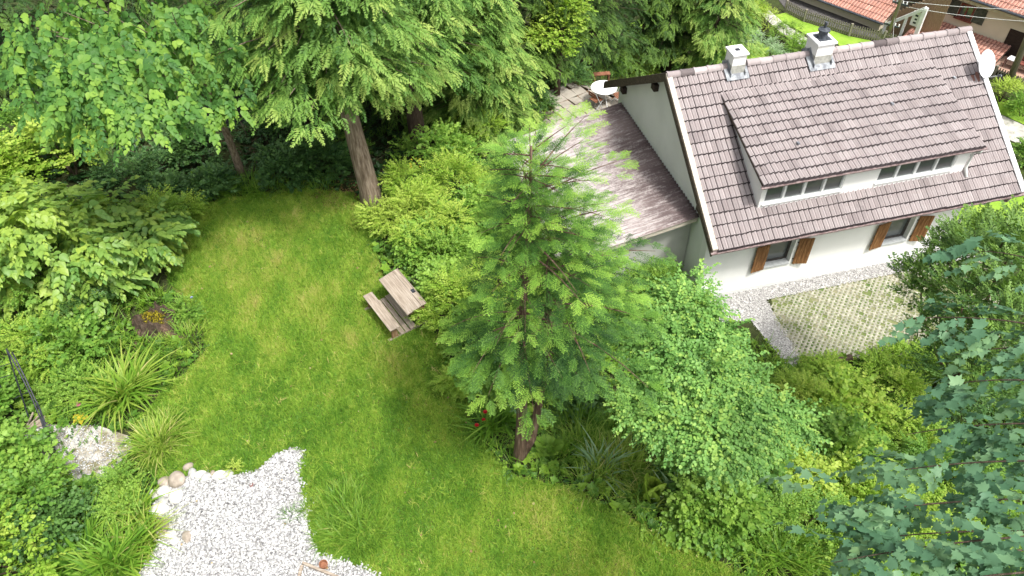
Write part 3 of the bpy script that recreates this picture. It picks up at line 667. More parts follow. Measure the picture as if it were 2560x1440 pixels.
# terrace with outdoor furniture in front of the chalet
tpz = ZN+.25
tp = np.array([at(px, py, tpz+.12)[:2] for px, py in [(2476, 166), (2530, 105), (2640, 150), (2640, 228), (2560, 198)]])
sheet('chalet_terrace', tp, 0.12, M_terracotta_paving, tpz)
tz_ = tpz+.12
def small_table(px, py, label, wd=.9):
    p = at(px, py, tz_); t = empty('garden_table', p, label, 'table', rz=rzn); t.scale = (.7, .7, .7)
    mb = MB(); mb.box(-wd/2, wd/2, -.35, .35, .68, .72); mb.build('tabletop', M_whitepaint, t)
    for sx in (-1, 1):
        for sy in (-1, 1): mb = MB(); mb.bar((sx*.38, sy*.28, 0), (sx*.36, sy*.26, .68), .04, .04); mb.build('leg', M_redframe, t)
small_table(2522, 168, 'small white topped garden table on the chalet terrace', .6)
def g_bench(px, py, label):
    p = at(px, py, tz_); t = empty('garden_bench', p, label, 'bench', rz=rzn)
    mb = MB(); mb.box(-.6, .6, -.2, .2, .40, .45); mb.build('seat', M_redframe, t)
    mb = MB(); mb.box(-.6, .6, .2, .24, .5, .85); mb.build('backrest', M_redframe, t)
    for sx in (-.5, .5): mb = MB(); mb.box(sx-.03, sx+.03, -.18, .22, 0, .40); mb.build('leg', M_redframe, t)
g_bench(2556, 180, 'reddish wooden bench on the chalet terrace by the pole')

# ------------------------------------------------------------------ picket fence, poles, cables
fp = [hit(1962, 30), hit(2009, 54), hit(2122, 90), hit(2205, 108), hit(2330, 150), hit(2479, 196), hit(2560, 230), hit(2680, 275)]
fence = empty('picket_fence', fp[0], 'weathered grey picket fence running behind the house', 'fence')
FH = .64
mbp, mbr = MB(), MB()
for k in range(len(fp)-1):
    a, b = fp[k]-fp[0], fp[k+1]-fp[0]; L = np.linalg.norm((b-a)[:2]); n = int(L/.125); dd = (b-a)/np.linalg.norm(b-a); side = np.array([-dd[1], dd[0], 0])
    for q in range(n):
        p = a+(b-a)*(q+.5)/n; h = FH+random.uniform(-.02, .02)
        mbp.obox(p+np.array([0, 0, .05+h/2])-side*.03, dd*.062, side*.02, (random.uniform(-.01, .01), 0, h))
    for z in (.18, .50): mbr.bar(a+np.array([0, 0, z]), b+np.array([0, 0, z]), .035, .06)
    m = max(1, int(L/1.9))
    for q in range(m):
        p = a+(b-a)*q/m; mb = MB(); mb.box(p[0]-.06, p[0]+.06, p[1]-.06, p[1]+.06, p[2]-.3, p[2]+FH+.10); mb.build('post', M_fence, fence)
mbp.build('pickets', M_fence, fence); mbr.build('rail', M_fence, fence)
def pole(px, py, topz, tilt, r, label, arms):
    p = hit(px, py) if py < 130 else hit(px, py); t = empty('utility_pole', p, label, 'pole')
    H = topz-p[2]; mb = MB(); mb.tube([(0, 0, -.3), (tilt[0]*.5, tilt[1]*.5, H*.5), (tilt[0], tilt[1], H)], [r, r*.92, r*.8], 10); mb.build('pole', M_pole, t, smooth=True)
    for zz, L in arms:
        mb = MB(); c = np.array([tilt[0]*zz/H, tilt[1]*zz/H, zz]); d = np.array([.75, -.6, 0]); mb.bar(c-d*L-np.array([.0, .0, 0]), c+d*L, .08, .08); ca = mb.build('crossarm', M_cowl, t)
        for s_ in (-.9, -.4, .4, .9): q = c+d*L*s_; mb = MB(); mb.lathe([(.03, .04), (.045, .07), (.03, .11), (.04, .15), (.02, .18)], 8, q); mb.build('insulator', M_whitepaint, ca)
    return t, p+np.array([tilt[0], tilt[1], H])
pl1, pt1_ = pole(2213, 108, 3.2, (0, 0), .10, 'wooden utility pole with crossarms behind the picket fence', [(1.05, .42), (2.3, .40)])
pl2, pt2_ = pole(2519, 214, 5.5, (-.75, .1), .16, 'thick bare wooden pole beside the garden verge at right', [])
def cable(p, q, sag, label, r=.012):
    p, q = np.asarray(p), np.asarray(q); mb = MB(); mb.tube([p+(q-p)*t+np.array([0, 0, -sag*4*t*(1-t)])-p for t in np.linspace(0, 1, 14)], r, 5); tag(mb.build('overhead_cable', M_pipe, smooth=True, loc=p), label, 'cable')
b1 = hit(2213, 108)+np.array([0, 0, 2.45]); b2 = hit(2213, 108)+np.array([0, 0, 2.2])
cable(b1+np.array([.2, -.1, 0]), nw(ue+12, 1, 5.4), .3, 'upper pale overhead wire leading from the pole to the right')
cable(b2+np.array([.3, -.2, 0]), nw(ue+12, 1, 4.6), .35, 'lower pale overhead wire leading from the pole to the right')
cable(pl1.location[:]+np.array([0, 0, 1.5]), hw(6.6, 2.9, dz(2.9)+.1), .25, 'thin wire hanging across the brown roof from ridge to dormer', .007)

# ------------------------------------------------------------------ patio
def patio():
    c0 = patio_poly.mean(0); z0 = .0
    sheet('patio_ground', patio_poly, .005, M_soil2, None)
    mb = MB(); r = np.random.default_rng(3); ang = math.radians(33)
    ux = np.array([math.cos(ang), math.sin(ang), 0]); uy = np.array([-ux[1], ux[0], 0]); s = .50
    for i in range(-16, 17):
        for j in range(-16, 17):
            p = np.array([*c0, 0])+ux*(i+.5*(j % 2)*0)*s+uy*j*s
            if not inpoly(np.array([p[0]]), np.array([p[1]]), patio_poly)[0]: continue
            z = float(ground(p[0], p[1])); t = r.normal(0, .006, 3)
            e = .015; gx_ = (float(ground(p[0]+.3*ux[0], p[1]+.3*ux[1]))-z)/.3; gy_ = (float(ground(p[0]+.3*uy[0], p[1]+.3*uy[1]))-z)/.3
            mb.obox(p+np.array([0, 0, z+.012+t[2]]), (ux+np.array([0, 0, gx_]))*(s-.03+t[0]), (uy+np.array([0, 0, gy_]))*(s-.03+t[1]), (0, 0, .05))
    o = mb.build('patio_paving', M_patio, bevel=.004); tag(o, kind='structure')
M_soil2 = noisy('patio_soil', [(.35, (.09, .045, .020)), (.6, (.20, .11, .055))], 8, bmp=.5, rough=.95)
def pavermat():
    m, n, b = _mat('patio_slabs'); v = coords(n); br = n.nodes.new('ShaderNodeTexVoronoi'); br.inputs['Scale'].default_value = 1.9; n.links.new(v, br.inputs[0])
    f = noise(n, v, 4, 8, .7)
    c = mixc(n, .5, ramp(n, [(.3, (.17, .15, .12)), (.7, (.40, .365, .31))], f).outputs[0], ramp(n, [(0, (.20, .17, .14)), (1, (.42, .39, .34))], br.outputs['Color']).outputs[0])
    n.links.new(c, b.inputs['Base Color']); b.inputs['Roughness'].default_value = .85; bump(n, b, f, .3, .006); return m
M_patio = pavermat(); patio()
# round metal table
tpos = hit(1507, 258)
tb = empty('round_table', tpos, 'round white metal garden table on the flagged patio', 'table')
mb = MB(); mb.lathe([(.50, .70), (.52, .71), (.52, .73), (.0, .735)], 36); mb.build('tabletop', M_whitepaint, tb, smooth=False)
for k in range(4):
    a = k*math.pi/2+.4; mb = MB(); mb.tube([(.34*math.cos(a), .34*math.sin(a), .70), (.16*math.cos(a), .16*math.sin(a), .42), (.38*math.cos(a), .38*math.sin(a), 0)], .014, 6); mb.build('leg', M_whitepaint, tb)
M_slat = noisy('red_brown_slats', [(.4, (.16, .065, .035)), (.6, (.27, .12, .07))], 9, bmp=.2)
def folding_chair(px, py, rz, label):
    p = hit(px, py); t = empty('folding_chair', p, label, 'chair', 'folding bistro chairs by the round table', rz)
    mb = MB()
    for q in range(5): mb.box(-.20, .20, -.19+q*.08, -.13+q*.08, .44, .46)
    mb.build('seat', M_slat, t)
    mb = MB()
    for q in range(2): mb.box(-.20, .20, .235, .25, .66+q*.10, .73+q*.10)
    mb.build('backrest', M_slat, t)
    for sx in (-.21, .21):
        mb = MB(); mb.bar((sx, -.20, 0), (sx, .25, .88), .022, .022, (0, 1, 0)); mb.build('leg', M_greyframe, t)
        mb = MB(); mb.bar((sx*.9, .24, 0), (sx*.9, -.20, .45), .022, .022, (0, 1, 0)); mb.build('leg', M_greyframe, t)
folding_chair(1489, 272, 2.2, 'folding slatted chair in front of the round white table')
folding_chair(1545, 262, -1.2, 'folding chair half hidden by the eave beside the round table')
pp = hit(1362, 290)
pln = empty('planter', pp, 'octagonal weathered wooden planter box at the patio edge', 'planter')
mb = MB(); mb.lathe([(.30, 0), (.40, .40), (.34, .40), (.30, .32), (.0, .32)], 8); mb.build('tub', M_desk, pln)
mb = MB(); mb.lathe([(.31, .315), (.31, .33), (.0, .345)], 8); mb.build('soil', M_soil2, pln)
mb = MB(); mb.lathe([(.372, .26), (.385, .26), (.39, .30), (.375, .30)], 8); mb.build('band', M_iron, pln)
cp_ = hit(1503, 203)
ch_ = empty('wooden_stool', cp_, 'small reddish wooden bench at the far patio edge', 'stool', rz=.1)
mb = MB(); mb.box(-.38, .38, -.13, .13, .36, .41); mb.build('seat', M_slat, ch_, bevel=.006)
for sx in (-.32, .32): mb = MB(); mb.box(sx-.03, sx+.03, -.11, .11, 0, .36); mb.build('leg', M_slat, ch_)

# ------------------------------------------------------------------ school desk on the lawn edge
dz_ = ZL+.005
A1 = at(947, 700, dz_+.70); A2 = at(1018, 788, dz_+.70); du = (A2-A1); DLn = np.linalg.norm(du[:2]); du /= np.linalg.norm(du); dw = np.array([-du[1], du[0], 0])
dc_ = (A1+A2)/2; desk_loc = np.array([dc_[0], dc_[1], dz_])
desk = empty('school_desk', desk_loc, 'old weathered wooden school desk with attached bench on the lawn edge', 'school desk', rz=math.atan2(du[1], du[0]))
h = DLn/2; HLF = h
mb = MB(); mb.obox((0, .20, .735), (2*h, 0, 0), (0, .40, .075), (0, 0, .03)); lid = mb.build('lid', M_desk, desk, bevel=.006)
mb = MB(); mb.box(-h, h, .405, .54, .762, .79); mb.box(-h, h, .525, .54, .7905, .81); mb.build('pen_ledge', M_desk, desk, bevel=.005)
mb = MB(); mb.box(.12, .25, .43, .515, .7905, .797); iw = mb.build('inkwell', M_iron, desk); mb = MB(); mb.lathe([(.03, .797), (.028, .806), (.0, .807)], 12, (.185, .472, 0)); mb.build('inkwell_lid', M_cowl, iw)
mb = MB(); mb.box(-h+.06, h-.06, .05, .50, .60, .615); mb.box(-h+.06, h-.06, .49, .51, .615, .76); mb.build('shelf', M_deskleg, desk)
mb = MB(); mb.obox((0, -.37, .425), (2*h-.02, 0, 0), (0, .25, 0), (0, 0, .032)); mb.build('seat', M_desk, desk, bevel=.006)
for sx in (-1, 1):
    x = sx*(h-.10)
    mb = MB(); mb.prism([(x-.02, .27, .06), (x-.02, .40, .06), (x-.02, .46, .72), (x-.02, .13, .69), (x-.02, .29, .55)], (.04, 0, 0)); mb.build('desk_leg', M_deskleg, desk, bevel=.004)
    mb = MB(); mb.prism([(x-.02, -.45, .06), (x-.02, -.27, .06), (x-.02, -.31, .409), (x-.02, -.42, .409)], (.04, 0, 0)); mb.build('bench_leg', M_deskleg, desk, bevel=.004)
    mb = MB(); mb.box(x-.035, x+.035, -.55, .58, .0, .058); mb.build('skid', M_desk, desk, bevel=.006)
for y0, y1, z in ((-.22, -.10, .075), (-.08, .03, .080), (.05, .21, .11)): mb = MB(); mb.box(-h+.05, h-.05, y0, y1, z-.012, z+.012); mb.build('footboard', M_desk, desk, bevel=.004)

# ------------------------------------------------------------------ rocks, stump, trellis, boards, pot
M_rockw = noisy('white_limestone', [(.3, (.42, .40, .36)), (.55, (.62, .61, .57)), (.7, (.75, .74, .70))], 5, bmp=.4, rough=.9)
M_rockt = noisy('tan_stone', [(.3, (.20, .17, .135)), (.55, (.33, .285, .235)), (.7, (.45, .40, .34))], 5, bmp=.4, rough=.9)
M_rockg = noisy('grey_stone', [(.3, (.24, .24, .23)), (.55, (.40, .40, .39)), (.7, (.56, .56, .54))], 5, bmp=.4, rough=.9)
def stone(px, py, r, mat, label, flat=.7, seed=0):
    import bmesh
    bm = bmesh.new(); bmesh.ops.create_icosphere(bm, subdivisions=3, radius=1)
    rr = np.random.default_rng(seed); ks = rr.normal(size=(5, 3))*1.6; ph = rr.uniform(0, 6, 5); e = rr.uniform(.8, 1.25)
    for v in bm.verts:
        d = np.array(v.co[:]); k = 1+.07*sum(math.sin(float(ks[q]@d)+ph[q]) for q in range(5)); v.co = Vector((d[0]*k*r*e, d[1]*k*r/e, d[2]*k*r*flat))
    me = bpy.data.meshes.new('border_stone'); bm.to_mesh(me); bm.free(); me.materials.append(mat); me.polygons.foreach_set('use_smooth', [True]*len(me.polygons))
    p = at(px, py, ZL+r*flat*.45); o = bpy.data.objects.new('border_stone', me); COL.objects.link(o); o.location = p; o.rotation_euler = (0, 0, rr.uniform(0, 6)); tag(o, label, 'stone', 'stones edging the white gravel')
ST = [(382,1238,.125,'w','white rounded stone leftmost in the corner cluster beside the gravel'),(411,1229,.145,'w','clean white boulder at the top of the corner stone cluster'),(438,1241,.145,'w','cream white egg shaped stone on the gravel side of the corner cluster'),
(406,1252,.12,'g','pale grey stone tucked below the two white boulders'),(410,1204,.125,'t','dull beige stone left of the big brown stone'),(443,1199,.185,'t','largest brown grey stone in the top border row'),
(398,1276,.17,'w','flat white stone along the left gravel edge'),(404,1316,.16,'t','tan slab at the left gravel edge under grass blades'),(424,1338,.10,'w','small white stone low on the left gravel edge'),
(467,1340,.11,'t','lone flat tan stone lying out on the white gravel'),(481,1183,.115,'g','pale upright stone right of the largest brown stone'),(501,1186,.11,'w','white upright stone in the middle of the top border row'),
(516,1193,.11,'g','grey rounded stone set slightly forward in the top border row'),(532,1184,.07,'t','tiny brown stone between grey and white border stones'),(549,1188,.12,'w','bright white angular stone near the right end of the border row'),(569,1187,.105,'g','narrow grey stone at the right end of the border row'),
(470,1168,.09,'t','small pinkish tan stone behind the top border row'),(437,1352,.085,'w','smallest white pebble stone below the tan slab'),(630,1212,.05,'r','small dark red stone lying on the white gravel')]
M_rockr = noisy('red_stone', [(.4, (.13, .045, .04)), (.6, (.22, .09, .075))], 8, bmp=.3)
for k, (px, py, r, m, lb) in enumerate(ST): stone(px, py, r, {'w': M_rockw, 't': M_rockt, 'g': M_rockg, 'r': M_rockr}[m], lb, seed=k+20)

M_bark = noisy('dark_bark', [(.3, (.035, .024, .016)), (.55, (.085, .060, .042)), (.7, (.15, .115, .085))], 6, (3, 3, .5), bmp=1.0, rough=.95, bdist=.03)
M_barkred = noisy('red_brown_bark', [(.3, (.06, .036, .022)), (.55, (.15, .098, .065)), (.7, (.28, .20, .15))], 5, (4, 4, .35), bmp=1.0, rough=.95, bdist=.04)
M_barktan = noisy('tan_bark', [(.3, (.10, .068, .045)), (.5, (.24, .18, .135)), (.7, (.42, .34, .27))], 5, (4, 4, .35), bmp=1.0, rough=.95, bdist=.04)
M_birch = noisy('birch_bark', [(.36, (.06, .055, .05)), (.48, (.55, .54, .50)), (.6, (.70, .69, .65))], 5, (1, 1, 4), bmp=.2)
M_moss = noisy('yellow_moss', [(.3, (.07, .055, .012)), (.5, (.20, .17, .020)), (.7, (.33, .27, .035))], 9, bmp=.9, rough=.95)
sp = at(395, 815, ZL)
stump = empty('tree_stump', sp, 'rotten mossy tree stump at the left lawn edge', 'tree stump'); stump.scale = (.85, .85, .85)
rs2 = np.random.default_rng(4)
mb = MB(); n = 36; prof = [(.95, -.05), (.72, .10), (.60, .26), (.54, .40), (.46, .46), (.34, .36), (.16, .16)]
o = 0; ph = rs2.uniform(0, 6, 6); jag = rs2.normal(0, .07, n)
for k_, (r, z) in enumerate(prof):
    for k in range(n):
        a = 2*math.pi*k/n; q = r*(.82+.16*math.sin(5*a+ph[0])*(1.2 if z < .2 else .5)+.07*math.sin(11*a+ph[1])); mb.v.append((q*1.2*math.cos(a), q*.85*math.sin(a), z+(jag[k]+.10*math.sin(2*a+ph[2]))*(1 if k_ in (3, 4) else .25)))
for i in range(len(prof)-1):
    for k in range(n): mb.f.append((i*n+k, i*n+(k+1) % n, (i+1)*n+(k+1) % n, (i+1)*n+k))
mb.f.append(tuple((len(prof)-1)*n+k for k in range(n))); mb.build('wood', M_bark, stump, smooth=False)
for k in range(5):
    a = k*1.257+.4; mb = MB(); L_ = rs2.uniform(.7, 1.2); mb.tube([(.4*math.cos(a), .3*math.sin(a), .25), (.7*math.cos(a), .55*math.sin(a), .10), (L_*1.1*math.cos(a+.2), L_*.8*math.sin(a+.2), .0)], [.14, .09, .03], 8); mb.build('root', M_barkred, stump, smooth=True)
# iron trellis leaning in the left border
tpx = lambda px, py, z: at(px, py, ZL+z)
G1, G2, G3 = tpx(146, 1152, .0), tpx(128, 1135, .0), tpx(80, 1062, 0)
T1, T2, T3 = tpx(30, 880, 1.7), tpx(16, 872, 1.75), tpx(-30, 930, 1.5)
K1 = tpx(105, 1020, .75)
tre = empty('iron_trellis', G1, 'black wrought iron rose trellis leaning in the left border', 'trellis')
def rel(*P): return [np.asarray(p)-G1 for p in P]
for nm, P in (('upright', (G1, K1, T1)), ('upright', (G2, K1+np.array([-.04, .02, 0]), T2)), ('upright', (tpx(75, 1055, .0), tpx(45, 960, .8), T2)), ('upright', (tpx(38, 1040, .0), tpx(0, 950, .8), T3))):
    mb = MB(); Q = rel(*P); C = [Q[0]*(1-t)**2+2*Q[1]*t*(1-t)+Q[2]*t*t for t in np.linspace(0, 1, 10)]; mb.tube(C, .016, 7); mb.build(nm, M_iron, tre, smooth=True)
for off in (.05, .10, .15):
    mb = MB(); Q = rel(G1+np.array([-off, .03, 0]), K1+np.array([-off*.3, 0, .0]), K1+np.array([0, 0, .25])); mb.tube([Q[0]*(1-t)**2+2*Q[1]*t*(1-t)+Q[2]*t*t for t in np.linspace(0, 1, 8)], .010, 6); mb.build('stay_rod', M_iron, tre, smooth=True)
for (a, b) in ((tpx(-10, 920, 1.25), tpx(45, 902, 1.35)), (tpx(-10, 948, 1.0), tpx(24, 938, 1.1)), (tpx(20, 1005, .5), tpx(78, 975, .7))):
    mb = MB(); mb.tube(rel(a, b), .009, 6); mb.build('crossbar', M_iron, tre)
# old board edging and pot at the bottom of the gravel
bp0, bp1, bp2 = at(757, 1408, ZL+.06), at(850, 1446, ZL+.06), at(745, 1450, ZL+.06)
bd = empty('board_edging', bp0, 'old wooden edging boards lying at the bottom of the gravel', 'wooden boards')
mb = MB(); mb.bar((0, 0, 0), (bp1-bp0)*1.5, .05, .10); mb.build('long_board', M_desk, bd, bevel=.004)
mb = MB(); mb.bar((0, -.05, .0), (bp2-bp0)*1.8, .05, .09); mb.build('short_board', M_desk, bd, bevel=.004)
p = at(812, 1418, ZL)
M_terra = noisy('terracotta', [(.4, (.20, .085, .045)), (.6, (.28, .13, .075))], 8, bmp=.2)
mb = MB(); mb.lathe([(.055, 0), (.075, .13), (.085, .13), (.085, .16), (.07, .16), (.06, .10), (.0, .10)], 18); tag(mb.build('plant_pot', M_terra, loc=p), 'small terracotta flower pot behind the wooden boards', 'flower pot')
# plank pile by the trellis
p = at(75, 1075, ZL)
pk = empty('plank_pile', p, 'weathered planks and dry canes lying under the trellis', 'planks')
for k in range(4):
    a = .5+.35*k; mb = MB(); mb.bar((-.3*math.cos(a), -.3*math.sin(a), .05+.03*k), (.45*math.cos(a), .35*math.sin(a), .08+.03*k), .09 if k < 2 else .03, .03); mb.build('plank', M_desk, pk)
# log kerb at the lower paver edge
q0, q1 = at(2003, 912, .05), at(2125, 898, .05)
mb = MB(); m = 14; pts = [(q0+(q1-q0)*t)-q0+np.array([0, 0, .04*math.sin(9*t)]) for t in np.linspace(0, 1, m)]; mb.tube(pts, [.12+.03*math.sin(5*k) for k in range(m)], 10); tag(mb.build('rotten_log', M_bark, loc=q0), 'dark rotten log along the lower edge of the grid pavers', 'log')
# ------------------------------------------------------------------ foliage toolkit
def nrmz(v): return v/(np.linalg.norm(v, axis=-1, keepdims=True)+1e-9)
def scatter(T, pos, f, up, sc, tint):
    """T = (V, F, tintoffset): x to the side, y forward, z normal; one copy per row of pos"""
    tv, tf, tt = T; pos = np.asarray(pos, float); n = len(pos)
    f = nrmz(np.asarray(f, float)); s = nrmz(np.cross(f, up)); u = np.cross(s, f); sc = np.broadcast_to(np.asarray(sc, float), (n,))
    L = tv[None]*sc[:, None, None]
    V = pos[:, None]+L[..., 0:1]*s[:, None]+L[..., 1:2]*f[:, None]+L[..., 2:3]*u[:, None]
    k = len(tv); F = tf[None]+(np.arange(n)*k)[:, None, None]
    t = np.clip(np.broadcast_to(np.asarray(tint, float), (n,))[:, None]+tt[None], 0, 1)
    return V.reshape(-1, 3), F.reshape(-1, tf.shape[1]), t.reshape(-1)
def merge(ch):
    """merge same-size chunks to one template"""
    Vs, Fs, Ts, o = [], [], [], 0
    for V, F, T in ch: Vs.append(V); Fs.append(F+o); Ts.append(np.broadcast_to(T, (len(V),))); o += len(V)
    return np.concatenate(Vs), np.concatenate(Fs), np.concatenate(Ts)
def leaf(w=.32, fold=.12, shape='oval'):
    if shape == 'oval':
        V = np.array([(0,0,0),(w,.33,fold),(w*.85,.70,fold*.6),(0,1,-.08),(-w*.85,.70,fold*.6),(-w,.33,fold)]); F = np.array([(0,1,2,3),(0,3,4,5)])
    elif shape == 'round':
        V = np.array([(0,0,0),(w*.75,.13,.04),(w*1.05,.46,fold),(w*.62,.80,fold*.5),(0,1.12,-.12),(-w*.62,.80,fold*.5),(-w*1.05,.5,fold),(-w*.8,.14,.04),(0,.5,.0)])
        F = np.array([(0,1,2,8),(8,2,3,4),(8,4,5,6),(0,8,6,7)])
    elif shape == 'maple':
        out = [(0,0),(.22,-.02),(.50,.10),(.36,.24),(.62,.46),(.40,.48),(.36,.62),(.20,.60),(.0,1.0)]
        P = out+[(-x, y) for x, y in out[-2:0:-1]]; V = np.array([(x, y, .12*abs(x)-.16*y*y) for x, y in P]+[(0, .36, -.02)]); m = len(P)
        F = np.array([(i, (i+1) % m, m) for i in range(m)])
    return V, F, np.zeros(len(V))
def twig(L, n, size, r, T, spread=55, flat=1.0, curve=.15, tip=.12):
    """a leafy twig along +y"""
    t = (np.arange(n)+.6)/n; side = np.where(np.arange(n) % 2 == 0, 1, -1)
    pos = np.stack([.02*r.normal(size=n)*L, t*L, -curve*L*t*t+.03*L*r.normal(size=n)], -1)
    a = np.radians(spread)*(1-.55*t)*side*r.uniform(.75, 1.25, n)
    f = np.stack([np.sin(a), np.cos(a), -.25*r.random(n)-.35*t*curve*4], -1)
    up = np.stack([.35*r.normal(size=n)/flat, .35*r.normal(size=n)/flat, np.ones(n)], -1)
    return merge([scatter(T, pos, f, up, size*r.uniform(.5, 1.2, n)*(1-.25*t), tip*(t-.4)+r.normal(0, .15, n))])
def spray(L, n, r, w=.03, droop=.25, ang=48, taper=.75, tip=.18):
    """flat conifer spray: axis plus pinnate leaflets (quads)"""
    V, F, T, o = [], [], [], 0
    for k in range(n):
        t = (k+.5)/n
        for sg in (-1, 1):
            l = L*.42*(1-taper*t)*r.uniform(.7, 1.2); a = math.radians(ang*r.uniform(.75, 1.2)); c = np.array([0, t*L, -droop*L*t*t])
            d = np.array([sg*math.sin(a), math.cos(a), -.25*r.random()-droop*t]); s = np.array([math.cos(a), -sg*math.sin(a), .3*r.normal()])*w/2
            V += [c-s*.6, c+d*l*.55-s, c+d*l, c+d*l*.55+s]; F.append((o, o+1, o+2, o+3)); o += 4; T += [0, tip*.4, tip, tip*.4]
    c = np.array([0, L, -droop*L]); V += [c*.8-np.array([w*.5, 0, 0]), c*.95-np.array([w*.4, 0, 0]), c*1.1, c*.8+np.array([w*.5, 0, 0])]; F.append((o, o+1, o+2, o+3)); T += [tip*.5, tip, tip, tip*.5]
    return np.array(V), np.array(F), np.array(T)
def fir_spray(L, r, nb=6, w=.017):
    """fir frond: side shoots carrying needle combs"""
    ch = []; t0 = np.linspace(.12, .92, nb)
    def comb(c, d, l, tp):
        d = d/np.linalg.norm(d); s = np.cross(d, [0, 0, 1.]); s /= np.linalg.norm(s); V, F, T, o = [], [], [], 0
        m = max(4, int(l/.026))
        for k in range(m):
            q = c+d*l*(k+.5)/m
            for sg in (-1, 1):
                e = (s*sg*.85+d*.55)*.025*(1-.25*k/m); h = np.cross(e, [0, 0, 1.]); h = h/np.linalg.norm(h)*w*.55
                e = e+np.array([0, 0, .006*r.normal()]); V += [q-h, q+e, q+h]; F.append((o, o+1, o+2)); o += 3; T += [tp*(k/m)]*3
        return np.array(V), np.array(F), np.array(T)
    for t in t0:
        for sg in (-1, 1):
            l = L*.52*(1-.60*t)*r.uniform(.75, 1.2); a = math.radians(46*r.uniform(.85, 1.1)); c = np.array([0, t*L, -.10*L*t*t])
            ch.append(comb(c, np.array([sg*math.sin(a), math.cos(a), -.12*r.random()]), l, .30))
    ch.append(comb(np.array([0, 0, 0]), np.array([0, 1, -.08]), L, .35)); return merge(ch)

# leaf materials (dark -> light by the tint attribute)
ML_yew = leafmat('thuja_foliage', [(0, (.018, .048, .012)), (.4, (.062, .150, .028)), (.7, (.155, .285, .055)), (1, (.32, .42, .10))], .30, .55, .2)
ML_yewdark = leafmat('dark_conifer_foliage', [(0, (.010, .027, .009)), (.5, (.034, .082, .018)), (1, (.15, .26, .04))], .25, .55, .2)
ML_yewmid = leafmat('yew_foliage', [(0, (.015, .042, .016)), (.5, (.055, .13, .035)), (1, (.18, .30, .06))], .28, .5, .25)
ML_fir = leafmat('fir_foliage', [(0, (.014, .048, .012)), (.32, (.060, .150, .030)), (.60, (.165, .33, .050)), (1, (.32, .50, .08))], .32, .5, .2)
ML_hazel = leafmat('large_round_leaves', [(0, (.030, .095, .028)), (.5, (.090, .215, .045)), (1, (.25, .40, .06))], .38, .5, .2)
ML_hazely = leafmat('light_round_leaves', [(0, (.05, .15, .035)), (.45, (.15, .29, .065)), (1, (.34, .46, .075))], .38, .45, .35)
ML_beech = leafmat('beech_leaves', [(0, (.026, .085, .018)), (.5, (.098, .230, .052)), (.85, (.19, .36, .085)), (1, (.28, .43, .09))], .32, .5, .25)
ML_maple = leafmat('blue_green_maple_leaves', [(0, (.032, .095, .045)), (.5, (.095, .205, .112)), (1, (.22, .37, .17))], .25, .5, .28)
ML_bush = leafmat('bush_leaves', [(0, (.03, .09, .016)), (.5, (.11, .24, .033)), (1, (.26, .41, .065))], .35, .5, .3)
ML_lime = leafmat('lime_leaves', [(0, (.08, .18, .02)), (.5, (.22, .37, .04)), (1, (.40, .50, .09))], .38, .5, .3)
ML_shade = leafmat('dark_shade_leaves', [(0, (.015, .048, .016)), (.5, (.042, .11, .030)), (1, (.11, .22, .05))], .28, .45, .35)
ML_silver = leafmat('silver_leaves', [(0, (.08, .17, .07)), (.5, (.19, .32, .15)), (1, (.36, .47, .29))], .25, .5, .4)
ML_grass = leafmat('lawn_grass', [(0, (.075, .185, .020)), (.30, (.135, .285, .030)), (.62, (.265, .41, .050)), (.85, (.40, .46, .09)), (1, (.50, .44, .17))], .38, .55, .2)
ML_long = leafmat('long_grass', [(0, (.05, .14, .016)), (.5, (.15, .30, .03)), (.85, (.32, .42, .07)), (1, (.48, .44, .18))], .38, .45, .3)
ML_yellow = leafmat('yellow_leaves', [(0, (.42, .36, .03)), (.5, (.62, .50, .04)), (1, (.72, .58, .10))], .3, .5, .3)
ML_fern = leafmat('fern_fronds', [(0, (.06, .15, .018)), (.5, (.16, .30, .034)), (1, (.32, .44, .06))], .38, .5, .25)
ML_red = leafmat('red_petals', [(0, (.36, .006, .012)), (1, (.55, .02, .03))], .2, .5, .3)
ML_pink = leafmat('pink_petals', [(0, (.55, .13, .25)), (1, (.75, .35, .45))], .2, .5, .3)
ML_blue = leafmat('blue_petals', [(0, (.20, .26, .52)), (1, (.42, .48, .72))], .2, .5, .3)

R = np.random.default_rng(77)
T_round = leaf(.40, .13, 'round'); T_oval = leaf(.30, .12); T_wide = leaf(.40, .12); T_thin = leaf(.15, .10); T_maple = leaf(shape='maple')
TW_hazel = [twig(.62, 11, .165, R, T_round, 60, 1.6, .22, .20) for _ in range(4)]
TW_hazel_s = [twig(.50, 11, .115, R, T_round, 60, 1.6, .20, .20) for _ in range(4)]
TW_beech = [twig(.42, 13, .072, R, T_wide, 58, 1.5, .15, .08) for _ in range(4)]
TW_bush = [twig(.34, 12, .07, R, T_oval, 62, .9, .12, .22) for _ in range(4)]
TW_bushw = [twig(.34, 10, .10, R, T_wide, 62, .9, .15, .20) for _ in range(4)]
TW_small = [twig(.26, 14, .042, R, T_wide, 65, .8, .10, .24) for _ in range(4)]
TW_maple = [twig(.56, 10, .155, R, T_maple, 75, 2.0, .15, .15) for _ in range(4)]
TW_maple_s = [twig(.42, 8, .12, R, T_maple, 75, 1.6, .15, .15) for _ in range(4)]
SP_yew = [spray(.38, 8, R, .036, .30) for _ in range(4)]
SP_yew2 = [spray(.30, 6, R, .034, .22, 50) for _ in range(4)]
SP_fir = [fir_spray(.36, R) for _ in range(4)]
def pick(TS, pos, f, up, sc, tint, r):
    k = r.integers(0, len(TS), len(pos)); sc = np.broadcast_to(sc, (len(pos),)); tint = np.broadcast_to(tint, (len(pos),))
    return [scatter(TS[i], pos[k == i], f[k == i], up[k == i], sc[k == i], tint[k == i]) for i in range(len(TS)) if (k == i).any()]
